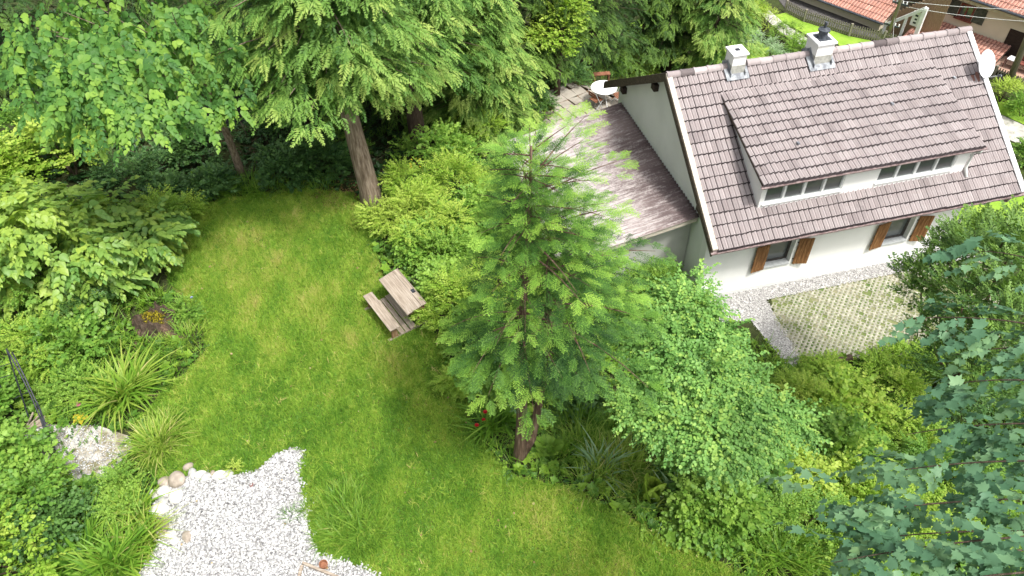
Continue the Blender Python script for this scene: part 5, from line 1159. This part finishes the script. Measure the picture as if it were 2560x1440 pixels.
# garden behind the house and right of it
BG = [(1905,80,.9,1.1,'small','lime','sandy green bush in the garden bed behind the roof',.70),(1960,110,.7,.8,'small','bush','green bush behind the two chimneys',.6),(1925,145,.7,.6,'small','silver','grey flowering bush behind the house ridge',.55),(1985,140,.6,.7,'bush','bush','upright herb clump left of the larger chimney',.55),(1880,115,.6,.5,'small','silver','pale flowering herb at the back lawn edge',.6),(1870,60,.9,1.0,'bush','lime','bright shrub beside the garden path',.42),(2500,255,.8,.8,'small','lime','yellow flowering shrub below the right hand pole',.75),(2550,290,.8,.7,'bush','bush','green shrub by the right garden path',.5),(2560,420,.7,.8,'bushw','bush','round leaved shrub right of the roof verge',.5),(1590,190,.8,.7,'bush','lime','yellow flowered bush beyond the round table',.55),(1530,185,.8,.6,'bush','bush','low bush behind the wooden stool',.5),(1480,160,.8,.7,'bush','shade','dark bush behind the slim tree',.6),(1590,120,1.0,.9,'bush','bush','bush beside the bright meadow gap',.5),(1420,215,.6,.6,'bush','shade','dark bush between the patio trees',.6),(1325,325,.8,.5,'small','bush','low plant in front of the planter',.55)]
for (px, py, rx, rz, ts, ml, lb, t0) in BG: B(px, py, rx, rx*.85, rz, TSN[ts], MLN[ml], lb, nl=14, per=26 if ts != 'small' else 36, t0=t0)
leafy_bush('planter_herb', pp+np.array([0, 0, .34]), .28, .28, .16, TW_small, ML_bush, 'small green herb growing in the wooden planter', 'plant', nl=8, per=14, seed=5)

# ------------------------------------------------------------------ tufts, ferns, flowers
def blade(L, w, bend, n=4):
    t = np.linspace(0, 1, n+1); V = []
    for q in t: V += [(-w*(1-q**1.5)*.5-.001, bend*L*q*q*.9+.12*L*q, L*(q-.42*bend*q*q)), (w*(1-q**1.5)*.5+.001, bend*L*q*q*.9+.12*L*q, L*(q-.42*bend*q*q))]
    F = [(2*k, 2*k+1, 2*k+3, 2*k+2) for k in range(n)]; return np.array(V), np.array(F), np.repeat(t*.22-.1, 2)
BLD = [blade(1, .05, b) for b in (.25, .6, .95, 1.3)]
BLG = [blade(1, .15, b, 3) for b in (.4, .8, 1.2)]
BLW = [blade(1, .085, b) for b in (.25, .6, .95, 1.3)]
def blades(r, n, rad, h, tpl, t0, tj=.14, hj=.35):
    a = r.uniform(0, 6.283, n); q = rad*np.sqrt(r.random(n)); pos = np.stack([q*np.cos(a), q*np.sin(a), np.zeros(n)], -1); az_ = a+r.normal(0, .7, n)
    # templates rise along local z: forward = azimuth, up = world z
    f = np.stack([np.cos(az_), np.sin(az_), np.zeros(n)], -1); up = np.tile([0, 0, 1.], (n, 1))
    return pick(tpl, pos, f, up, h*r.uniform(1-hj, 1+hj*.6, n), t0+r.normal(0, tj, n), r)
def tuft(px, py, rad, h, n, label, wide=False, t0=.5, mat=None, name='grass_tuft', cat='grass', group=None):
    r = np.random.default_rng(int(px*3+py)); o = np_mesh(name, blades(r, n, rad, h, BLW if wide else BLD, t0), mat or ML_long, loc=hit(px, py)); return tag(o, label, cat, group)
TF = [(1450,1130,.45,.5,260,False,.6,'fresh long grass just behind the fir foot'),(1530,1160,.45,.5,240,False,.7,'fresh long grass left of the tall fern'),(728,1290,.14,.22,50,False,.2,'dark weedy tuft growing in the gravel near its right edge'),(775,1275,.16,.25,60,False,.35,'weedy tuft where gravel meets the lawn'),(395,760,.4,.35,150,False,.5,'grass tuft behind the tree stump'),(340,740,.4,.4,120,False,.4,'shaded grass tuft left of the tree stump'),(470,850,.4,.42,170,False,.62,'pale long grass in front of the tree stump'),(420,880,.35,.35,120,False,.6,'grass tuft below the tree stump'),(1560,1190,.45,.5,220,False,.72,'bright long grass between fir foot and fern'),(1480,1210,.4,.4,180,False,.66,'grass at the lawn border right of the fir'),(1620,1260,.4,.4,160,False,.66,'grass in front of the tall fern'),(1340,1190,.25,.3,90,False,.5,'short grass around the fir foot'),(470,520,.35,.4,130,False,.42,'grass tuft at the top left lawn corner'),(590,492,.4,.42,150,False,.34,'low grass tuft in front of the leaning trunk'),(660,482,.45,.40,170,False,.42,'grass tuft at the back edge of the lawn'),(740,470,.45,.36,160,False,.5,'pale grass tuft near the bare soil at the wood edge'),(810,472,.4,.35,130,False,.45,'grass tuft left of the thick reddish trunk'),(325,985,.34,.95,150,True,.62,'arching daylily clump at the left lawn edge'),(290,1010,.25,.8,80,True,.6,'strap leaved clump left of the daylilies'),(395,1120,.30,.62,260,False,.72,'fine yellow green grass fountain left of the stones'),(420,1085,.28,.5,180,False,.66,'pale wispy grass behind the grass fountain'),(385,1165,.18,.35,110,False,.62,'short bright grass in front of the grass fountain'),(345,1290,.22,.65,90,True,.66,'striped grass clump beside the white stones'),(370,1345,.24,.6,110,False,.72,'yellowing grass blades over the tan slab'),(215,1400,.36,.85,130,True,.30,'dark strap leaved clump in the lower left border'),(310,1400,.32,.75,120,True,.5,'strap leaved grass beside the gravel bottom'),(280,1440,.3,.8,110,True,.35,'leafy iris clump at the bottom left edge'),(540,480,.45,.5,150,False,.25,'shaded grass clump under the leaning trunk'),(620,470,.40,.5,150,False,.3,'shaded long grass right of the ferns'),(860,1270,.50,.32,340,False,.5,'long lush grass tuft right of the gravel'),(900,1330,.55,.34,360,False,.48,'spreading long grass tuft near the gravel corner'),(830,1340,.35,.30,200,False,.45,'dark long grass at the gravel edge'),(1245,1060,.20,.75,60,True,.30,'iris clump with upright blades left of the fir'),(1215,1080,.16,.6,40,True,.34,'smaller iris clump beside the red roses'),(1440,1080,.45,.55,260,False,.36,'tall bright grass right of the fir trunk'),(1520,1100,.4,.5,220,False,.36,'bright grass tuft in front of the beech shrub'),(1400,1150,.35,.45,200,False,.36,'grass tuft at the foot of the fir'),(1500,1175,.26,.6,70,True,.5,'silvery ribbon grass right of the fir'),(1690,1255,.24,.6,70,True,.5,'silvery ribbon grass beside the fern'),(1880,1350,.55,.62,340,False,.42,'tall green grass clump at the lower lawn edge'),(1950,1400,.55,.6,340,False,.5,'tall green grass clump at the bottom right'),(2050,1440,.5,.6,300,False,.52,'tall bright grass below the maple bough tip'),(2020,1180,.4,.5,160,False,.6,'dry topped grass in the middle of the right slope'),(1950,1130,.35,.5,140,False,.72,'brownish grass right of the beech shrub'),(2230,1240,.45,.55,180,False,.55,'slope grass between the maple boughs'),(1070,770,.16,.6,36,True,.5,'white striped grass leaning on the desk'),(1140,985,.10,.55,12,True,.6,'lone yucca like blades at the lawn border')]
for (px, py, rad, h, n, wd, t0, lb) in TF: tuft(px, py, rad, h, n, lb, wd, t0, mat=ML_silver if ('ribbon' in lb or 'striped grass leaning' in lb) else None)
def fern(px, py, L, n, label, spread=1.0, mat=None, lean=None, t0=.5):
    p = hit(px, py); r = np.random.default_rng(int(px+py*3)); ch = []; root = empty('fern', p, label, 'fern')
    for k in range(n):
        a = 2*math.pi*k/n+r.normal(0, .25); d = np.array([math.cos(a), math.sin(a), 0])
        if lean is not None: d = d*.6+np.array(lean)
        l = L*r.uniform(.75, 1.1); m = 22; t = np.linspace(.08, 1, m); rach = np.outer(t*l*.62*spread, d)+np.outer(l*(.95*t-.55*t*t*spread), [0, 0, 1.])
        tan = nrmz(np.gradient(rach, axis=0)); side = nrmz(np.cross(tan, [0, 0, 1.]))
        for sg in (-1, 1): ch += [scatter(T_thin, rach, sg*side+.35*tan+np.array([0, 0, -.12]), nrmz(np.cross(sg*side, tan)*(-sg)+np.array([0, 0, .4])), l*.25*np.sin(np.pi*(t*.86+.12))+.01, t0+.2*(t-.5)+r.normal(0, .05, m))]
    np_mesh('fronds', ch, mat or ML_fern, root); return root
fern(1628, 1248, 1.05, 6, 'tall upright yellow green fern in front of the beech shrub', .45, lean=(-.1, .2, 0), t0=.8)
fern(490, 475, .95, 9, 'large green fern at the back of the lawn under the trees', .9, t0=.3)
fern(570, 482, .8, 8, 'smaller fern beside the large fern at the wood edge', .9, t0=.22)
fern(1370, 1130, .6, 7, 'small fern right beside the fir trunk', .9, t0=.5)
fern(2190, 1150, .9, 9, 'spreading fern on the right slope by the maple', .95, t0=.4)
fern(2260, 1170, .8, 8, 'second fern half under the maple boughs', .95, t0=.34)
fern(1215, 800, .7, 8, 'fern in the shade of the fir on the bank', .9, t0=.4)
fern(1045, 745, .55, 6, 'light fern growing up behind the desk', .6, t0=.6)
def flower(px, py, z, r_, mat, label, n=9, cup=.3, name='flower', stem=True):
    p = hit(px, py); p = at(px, py, p[2]+z); a = np.linspace(0, 6.283, n, endpoint=False); f = np.stack([np.cos(a), np.sin(a), np.full(n, cup)], -1)
    root = empty(name, p-np.array([0, 0, z]), label, 'flower'); rr = np.random.default_rng(int(px+py))
    ch = [scatter(T_wide, np.tile([0, 0, z], (n, 1)), f, np.tile([0, 0, 1.], (n, 1))-f*.3, r_, .5+rr.normal(0, .2, n)), scatter(T_wide, np.tile([0, 0, z+.01], (n, 1)), f*np.array([1, 1, 3.])+.01, np.tile([0, 0, 1.], (n, 1))-f*.5, r_*.7, .3+rr.normal(0, .2, n))]
    np_mesh('petals', ch, mat, root); mb = MB(); mb.tube([(0, 0, -.02), (.01, 0, z*.6), (0, 0, z)], .005, 5); mb.build('stem', M_stem, root)
M_stem = noisy('green_stem', [(.4, (.04, .09, .02)), (.6, (.08, .15, .03))], 8, bmp=0)
flower(1213, 1030, .45, .055, ML_red, 'upper dark red rose bloom left of the fir')
flower(1209, 1049, .38, .045, ML_red, 'middle small red rose bud left of the fir')
flower(1192, 1063, .35, .055, ML_red, 'lower bright red rose bloom at the lawn border')
flower(255, 782, .6, .07, ML_pink, 'upper pink coneflower beside the round leaved shrub', 11, -.15)
flower(215, 808, .5, .075, ML_pink, 'lower deep pink coneflower above the peony bush', 11, -.2)
flower(480, 745, .4, .05, ML_blue, 'pale blue lupin spike behind the stump', 10, .9)
flower(195, 1012, .3, .07, ML_pink, 'faded dusky pink bloom above the yellow leaves', 9, .3)
o = np_mesh('yellow_leaved_plant', pick([T_oval], np.array([[.02*k, 0, .12] for k in range(7)]), np.array([[math.cos(k), math.sin(k), -.1] for k in range(7)]), np.tile([0, 0, 1.], (7, 1)), .2, .5+R.normal(0, .2, 7), R), ML_yellow, loc=hit(198, 1050)); tag(o, 'plant with bright yellow leaves at the sandy gravel edge', 'plant')
for k, (px, py, m_, lb) in enumerate([(1048, 475, ML_yellow, 'yellow flower cluster right of the thick reddish trunk'), (1135, 330, ML_yellow, 'yellow blossoms on the shrub behind the second trunk'), (1795, 1240, ML_pink, 'pinkish seed head beside the lower right bushes')]):
    r = np.random.default_rng(k); d = sphere(r, 14); o = np_mesh('flower_cluster', pick([T_wide], d*.12*np.array([1, 1, 1.4]), d, np.tile([.1, 0, 1.], (14, 1)), .09, .5+r.normal(0, .2, 14), r), m_, loc=hit(px, py)+np.array([0, 0, 1.0 if k < 2 else .5])); tag(o, lb, 'flower')
# bare earth and litter below the thick trunk
o = np_mesh('leaf_litter', pick([T_oval], np.stack([at(870, 490, ZL)[0]+R.normal(0, .55, 700), at(870, 490, ZL)[1]+R.normal(0, .30, 700), np.full(700, ZL+.03)], -1), R.normal(size=(700, 3))*np.array([1, 1, .15]), np.tile([0, 0, 1.], (700, 1))+.3*R.normal(size=(700, 3)), .06, .5+R.normal(0, .25, 700), R), leafmat('dry_brown_leaves', [(0, (.09, .045, .02)), (.5, (.22, .12, .055)), (1, (.36, .22, .11))], .15, .7, .2)); tag(o, kind='stuff')
# moss cushions, herbs on the stump
r = np.random.default_rng(8); n = 900; a = r.uniform(0, 6.283, n); q = .52*np.sqrt(r.random(n)); P = np.stack([q*1.1*np.cos(a), q*.75*np.sin(a), .40-.25*(q/.62)**2+.04*r.normal(size=n)], -1); P = P[(P[:, 0] > -.35) | (r.random(n) < .4)]
ms = np_mesh('moss', pick([T_wide], P, sphere(r, len(P))+np.array([0, 0, .7]), sphere(r, len(P))+np.array([0, 0, 1.]), .05, .4+r.normal(0, .25, len(P)), r), leafmat('moss_cushion', [(0, (.10, .09, .012)), (.6, (.30, .25, .02)), (1, (.42, .36, .05))], .2, .8, .1), stump)

# ------------------------------------------------------------------ stuff: lawn grass, gravel, ground cover, paver grass
def in_any(x, y, *polys):
    m = np.zeros(x.shape, bool)
    for p in polys: m |= inpoly(x, y, p)
    return m
mn, mx = lawn_poly.min(0), lawn_poly.max(0); mn = np.maximum(mn, [-11, 5.2]); mx = np.minimum(mx, [7.5, 20]); r = np.random.default_rng(101)
N = int((mx[0]-mn[0])*(mx[1]-mn[1])*5200); X = r.uniform(mn[0], mx[0], N); Y = r.uniform(mn[1], mx[1], N)
edge = .12*noise2(X, Y, 5, 6)
k = inpoly(X+edge, Y+.1*noise2(X, Y, 5, 9), lawn_poly) & ~inpoly(X+edge*.7, Y, gravel_poly) & ~inpoly(X+edge, Y, sandy_poly)
X, Y = X[k], Y[k]; n = len(X); print('lawn blades', n)
big = noise2(X, Y, .55, 21); mid = noise2(X, Y, 1.9, 22); fine = noise2(X, Y, 7, 23)
tint = .47+.13*big+.12*mid+.12*fine+.12*noise2(X, Y, 3.6, 27)+.16*noise2(X, Y, 17, 29)+r.normal(0, .14, n)
def patch(px, py, rad, amt):
    global tint
    c = at(px, py, ZL); tint = tint+.62*amt*np.exp(-((X-c[0])**2+(Y-c[1])**2)/(2*rad*rad))
for q in [(690,560,.8,.30),(660,690,.7,.22),(720,800,.7,.20),(880,690,.7,.20),(940,890,.5,.30),(600,640,.7,.18),(565,995,.22,.45),(1270,1290,.7,.30),(1350,1250,.4,.25),(1450,1390,.6,.28),(1060,1020,.4,.15),(1020,1190,.3,.12),(800,1230,.3,.22),(1700,1400,.6,.25),(780,510,.8,.40),(900,540,.5,.35),(950,640,.3,.3),(1060,1090,.25,.2),(520,900,.4,.3),(560,600,.4,.2),(900,1100,1.2,-.14),(700,1050,.8,-.10),(1000,1250,.8,-.14),(650,520,.6,-.16),(870,600,.5,-.12),(850,1330,.7,-.12)]: patch(*q)
h = (.050+.018*(mid > .3)+.02*np.clip(big, 0, 1)+.04*np.clip(fine, 0, 1)+.03*np.clip(noise2(X, Y, 3.6, 28), 0, 1)+.045*np.clip(noise2(X, Y, 17, 30), 0, 1))*r.uniform(.6, 1.6, n); a = r.uniform(0, 6.283, n); ln = r.uniform(.1, .9, n)
wd = r.uniform(.006, .012, n); dx, dy = np.cos(a), np.sin(a); Z0 = np.full(n, ZL+.002)
V = np.empty((n, 3, 3)); V[:, 0] = np.stack([X-dy*wd, Y+dx*wd, Z0], -1); V[:, 1] = np.stack([X+dy*wd, Y-dx*wd, Z0], -1); V[:, 2] = np.stack([X+dx*h*ln*1.2, Y+dy*h*ln*1.2, Z0+h*(1-.4*ln)], -1)
T = np.clip(np.stack([tint-.08, tint-.08, tint+.08], -1), 0, 1)
o = np_mesh('lawn_grass', [(V.reshape(-1, 3), np.arange(3*n).reshape(n, 3), T.reshape(-1))], ML_grass); tag(o, kind='stuff')
# clover and weeds in the lawn
N = 5200; X = r.uniform(mn[0], mx[0], N); Y = r.uniform(mn[1], mx[1], N); k = inpoly(X, Y, lawn_poly) & ~inpoly(X, Y, gravel_poly); X, Y = X[k], Y[k]
m = noise2(X, Y, 1.2, 31) > .05; X, Y = X[m], Y[m]; n = len(X); cl = [merge([scatter(T_wide, np.zeros((5, 3)), np.stack([np.cos(np.arange(5)*1.257), np.sin(np.arange(5)*1.257), np.full(5, .35)], -1), np.tile([0, 0, 1.], (5, 1)), 1.0, r.normal(0, .1, 5))])]
f = np.stack([np.cos(X*99), np.sin(X*99), np.zeros(n)], -1); o = np_mesh('lawn_weeds', pick(cl, np.stack([X, Y, np.full(n, ZL+.03)], -1), f, np.tile([0, 0, 1.], (n, 1)), r.uniform(.02, .042, n), .6+r.normal(0, .15, n), r), ML_bush); tag(o, kind='stuff')

# rougher tufts and dropped leaves in the lawn
N = 16000; X = r.uniform(mn[0], mx[0], N); Y = r.uniform(mn[1], mx[1], N); k = inpoly(X+.15*noise2(X, Y, 4, 8), Y, lawn_poly) & ~inpoly(X, Y, gravel_poly) & (noise2(X, Y, 1.4, 33) > -.25*r.random(N)); X, Y = X[k], Y[k]; n = len(X)
ii = np.repeat(np.arange(n), 9); m = len(ii); a = r.uniform(0, 6.283, m); hh = np.repeat(r.uniform(.05, .115, n), 9)*r.uniform(.6, 1.2, m); tt = np.repeat(.44+.10*noise2(X, Y, 1.3, 91)+.19*r.normal(size=n), 9)+r.normal(0, .10, m)
P = np.stack([X[ii]+r.normal(0, .035, m), Y[ii]+r.normal(0, .035, m), np.full(m, ZL)], -1)
o = np_mesh('lawn_tufts', pick(BLG, P, np.stack([np.cos(a), np.sin(a), 0*a], -1), np.tile([0, 0, 1.], (m, 1)), hh*1.3, tt, r), ML_grass); tag(o, kind='stuff')
N = 150; X = r.uniform(mn[0], mx[0], N); Y = r.uniform(mn[1], mx[1], N); k = inpoly(X, Y, lawn_poly); X, Y = X[k], Y[k]; n = len(X); a = r.uniform(0, 6.283, n)
o = np_mesh('fallen_leaves', pick([T_wide], np.stack([X, Y, np.full(n, ZL+.06)], -1), np.stack([np.cos(a), np.sin(a), .2*r.normal(size=n)], -1), np.array([0, 0, 1.])+.3*r.normal(size=(n, 3)), r.uniform(.03, .07, n), .75+r.normal(0, .2, n), r), leafmat('fallen_leaf', [(0, (.16, .085, .04)), (.6, (.32, .22, .11)), (1, (.46, .38, .22))], .2, .6, .2)); tag(o, kind='stuff')

# white gravel, individual pebbles
def pebbles(name, poly, dens, size, z, mat, keep=None, zf=None, seed=1):
    r = np.random.default_rng(seed); mn, mx = poly.min(0), poly.max(0); mn = np.maximum(mn, [-14, 5]); N = int((mx[0]-mn[0])*(mx[1]-mn[1])*dens); X = r.uniform(mn[0], mx[0], N); Y = r.uniform(mn[1], mx[1], N)
    j = .07*noise2(X, Y, 9, 5)+r.normal(0, .035, N); k = inpoly(X+j, Y+j, poly)
    if keep is not None: k &= keep(X, Y, r)
    X, Y = X[k], Y[k]; n = len(X)
    ph = (1+5**.5)/2; iv = nrmz(np.array([(-1,ph,0),(1,ph,0),(-1,-ph,0),(1,-ph,0),(0,-1,ph),(0,1,ph),(0,-1,-ph),(0,1,-ph),(ph,0,-1),(ph,0,1),(-ph,0,-1),(-ph,0,1)], float))
    fi = np.array([(0,11,5),(0,5,1),(0,1,7),(0,7,10),(0,10,11),(1,5,9),(5,11,4),(11,10,2),(10,7,6),(7,1,8),(3,9,4),(3,4,2),(3,2,6),(3,6,8),(3,8,9),(4,9,5),(2,4,11),(6,2,10),(8,6,7),(9,8,1)])
    V = iv[None]*(1+.16*r.normal(size=(n, 12, 1))); s = size*r.uniform(.5, 1.5, n)*np.where(r.random(n) < .06, 1.6, 1.0); V = V*np.stack([s*r.uniform(.8, 1.4, n), s, s*r.uniform(.55, .9, n)], -1)[:, None]
    a = r.uniform(0, 6.283, n); c, s_ = np.cos(a)[:, None], np.sin(a)[:, None]; V = np.stack([V[..., 0]*c-V[..., 1]*s_, V[..., 0]*s_+V[..., 1]*c, V[..., 2]], -1)
    zz = np.full(n, z) if zf is None else zf(X, Y); V += np.stack([X, Y, zz+s*.35+r.uniform(0, .025, n)], -1)[:, None]
    o = np_mesh(name, [(V.reshape(-1, 3), (fi[None]+12*np.arange(n)[:, None, None]).reshape(-1, 3), np.repeat(np.clip(r.normal(.62, .22, n), 0, 1), 12))], mat); return tag(o, kind='stuff')
def pebmat(name, stops):
    m, n, b = _mat(name); rr = ramp(n, stops, attr(n)); n.links.new(rr.outputs[0], b.inputs['Base Color']); b.inputs['Roughness'].default_value = .8; b.inputs['Specular IOR Level'].default_value = .2; return m
M_peb = pebmat('white_marble_gravel', [(0, (.10, .10, .105)), (.35, (.28, .28, .285)), (.7, (.47, .47, .465)), (1, (.64, .635, .62))])
M_pebd = pebmat('grey_chippings', [(0, (.16, .155, .15)), (.5, (.38, .37, .36)), (1, (.60, .59, .575))])
dk = lambda X, Y, r: (noise2(X, Y, 1.3, 44) < .62) | (r.random(len(X)) < .75)
pebbles('white_gravel', gravel_poly, 2100, .0165, ZL+.01, M_peb, dk)
pebbles('sandy_gravel', sandy_poly, 900, .013, ZL+.016, M_peb, lambda X, Y, r: noise2(X, Y, 2.4, 45) > .1*r.normal(size=len(X)))
pebbles('drive_chippings', apron_poly, 1100, .013, .012, M_pebd)

# grid pavers with grass
def grid_pavers():
    u = (at(2300, 672, 0)-at(1928, 748, 0))[:2]; u /= np.linalg.norm(u); v = np.array([-u[1], u[0]]); c0 = at(2100, 790, 0)[:2]; s = .130; w_ = .046
    V, F, o = [], [], 0; q = math.sqrt(.5); du_, dv_ = (u+v)*q, (v-u)*q; holes = []
    I, J = np.meshgrid(np.arange(-40, 41), np.arange(-40, 41)); C = c0+I.reshape(-1, 1)*s*du_+J.reshape(-1, 1)*s*dv_
    ok = inpoly(C[:, 0], C[:, 1], paver_poly); C = C[ok]; n = len(C); h0, h1 = s/2, (s-w_)/2; e = .7
    out = [(-h0,-h0),(h0,-h0),(h0,h0),(-h0,h0)]; inn = [(-h1,-h1*e),(h1,-h1*e),(h1,h1*e),(-h1,h1*e)]
    tv = [np.r_[a*du_+b*dv_, .026] for a, b in out]+[np.r_[a*du_+b*dv_, .026] for a, b in inn]+[np.r_[a*du_+b*dv_, .010] for a, b in inn]
    tf = [(i, (i+1) % 4, 4+(i+1) % 4, 4+i) for i in range(4)]+[(4+i, 4+(i+1) % 4, 8+(i+1) % 4, 8+i) for i in range(4)]
    tv, tf = np.array(tv), np.array(tf); r = np.random.default_rng(5); z = r.normal(0, .002, n)
    VV = tv[None]+np.stack([C[:, 0], C[:, 1], z], -1)[:, None]; g = noise2(C[:, 0], C[:, 1], 1.0, 71)+.35*r.normal(size=n)
    k = g < .58   # the rest is overgrown
    VV = VV[k]; n2 = len(VV)
    o = np_mesh('grid_pavers', [(VV.reshape(-1, 3), (tf[None]+12*np.arange(n2)[:, None, None]).reshape(-1, 4), .5)], M_paver); tag(o, kind='structure')
    # grass in and over the cells
    cov = np.clip(.45+.65*noise2(C[:, 0], C[:, 1], 1.0, 71)+.45*noise2(C[:, 0], C[:, 1], .8, 72), .04, 1.6); cnt = (cov*15).astype(int); ii = np.repeat(np.arange(len(C)), cnt); m = len(ii)
    P = np.stack([C[ii, 0]+r.normal(0, .042, m), C[ii, 1]+r.normal(0, .042, m), np.full(m, .012)], -1); a = r.uniform(0, 6.283, m)
    o = np_mesh('paver_grass', pick(BLD, P, np.stack([np.cos(a), np.sin(a), 0*a], -1), np.tile([0, 0, 1.], (m, 1)), .075*r.uniform(.6, 1.5, m), .42+.22*noise2(P[:, 0], P[:, 1], 1.5, 73)+r.normal(0, .14, m), r), ML_long); tag(o, kind='stuff')
grid_pavers()

# wild ground cover over bank, borders and wood floor
house_fp = np.array([hw(a, b, 0)[:2] for a, b in [(-4.0, 1.4), (.1, 1.4), (.1, .5), (8.7, .5), (8.7, 8.4), (-.1, 8.4), (-.1, 7.7), (-4.0, 7.7)]])
def cover(name, dens, box, TS, mat, sc, t0, seed, mask=None, lift=.02):
    r = np.random.default_rng(seed); x0, x1, y0, y1 = box; N = int((x1-x0)*(y1-y0)*dens); X = r.uniform(x0, x1, N); Y = r.uniform(y0, y1, N)
    k = ~in_any(X, Y, lawn_poly, gravel_poly, house_fp, patio_poly, paver_poly, apron_poly) & ~(inpoly(X, Y, sandy_poly) & (r.random(N) > .06))
    if mask is not None: k &= mask(X, Y, r)
    X, Y = X[k], Y[k]; n = len(X); Z = ground(X, Y)+lift; a = r.uniform(0, 6.283, n)
    return pick(TS, np.stack([X, Y, Z], -1), np.stack([np.cos(a), np.sin(a), .5*r.random(n)], -1), np.array([0, 0, 1.])+.3*r.normal(size=(n, 3)), sc*r.uniform(.6, 1.4, n), t0+.12*noise2(X, Y, 1.1, 55)+r.normal(0, .15, n), r)
wood = lambda X, Y, r: (Y > 17.5+.0*X) & (X < 1) & (r.random(len(X)) < .55)
open_ = lambda X, Y, r: ~((Y > 17.5) & (X < -1.5)) & (noise2(X, Y, .9, 56) > -.55) & ~((X > 6.5) & (Y > 14.5))
bank_ = lambda X, Y, r: open_(X, Y, r)
herb = [merge([scatter(T_oval, np.zeros((7, 3))+np.array([0, 0, .02]), np.stack([np.cos(np.arange(7)*.9), np.sin(np.arange(7)*.9), .3+.5*R.random(7)], -1), np.tile([0, 0, 1.], (7, 1)), .10*R.uniform(.7, 1.3, 7), R.normal(0, .12, 7))]) for _ in range(4)]
tag(np_mesh('bank_herbs', cover('a', 60, (-15, 16, 5, 27), herb+TW_small, ML_bush, 1.1, .42, 1, open_, .06), ML_bush), kind='stuff')
tag(np_mesh('bank_light_herbs', cover('b', 26, (-15, 16, 5, 27), TW_small+herb, ML_lime, 1.1, .35, 2, open_, .10), ML_lime), kind='stuff')
tag(np_mesh('bank_grass', cover('c', 160, (-15, 16, 5, 20), BLD, ML_long, .38, .45, 3, lambda X, Y, r: open_(X, Y, r) & (noise2(X, Y, 1.2, 57) > .0), 0), ML_long), kind='stuff')
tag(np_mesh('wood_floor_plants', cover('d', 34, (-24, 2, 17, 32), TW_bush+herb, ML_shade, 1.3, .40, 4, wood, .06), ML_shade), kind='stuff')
tag(np_mesh('far_lawn_grass', cover('e', 55, (2, 24, 24, 38), BLD[:2], ML_grass, .16, .60, 5, lambda X, Y, r: ~((X > 12) & (Y > 33)), 0), ML_grass), kind='stuff')
# dry twigs and brown litter on the wood floor
r = np.random.default_rng(9); mb = MB()
for k in range(150):
    x, y = r.uniform(-12, -3), r.uniform(18.3, 22); z = float(ground(x, y)); a = r.uniform(0, 6.28); l = r.uniform(.3, 1.1); mb.tube([(x, y, z+.03), (x+l*.5*math.cos(a), y+l*.5*math.sin(a), z+r.uniform(.05, .35)), (x+l*math.cos(a), y+l*math.sin(a), z+r.uniform(.05, .5))], [.012, .009, .004], 4, cap=False)
tag(mb.build('dry_twigs', M_bark), kind='stuff')
bpy.context.view_layer.update()
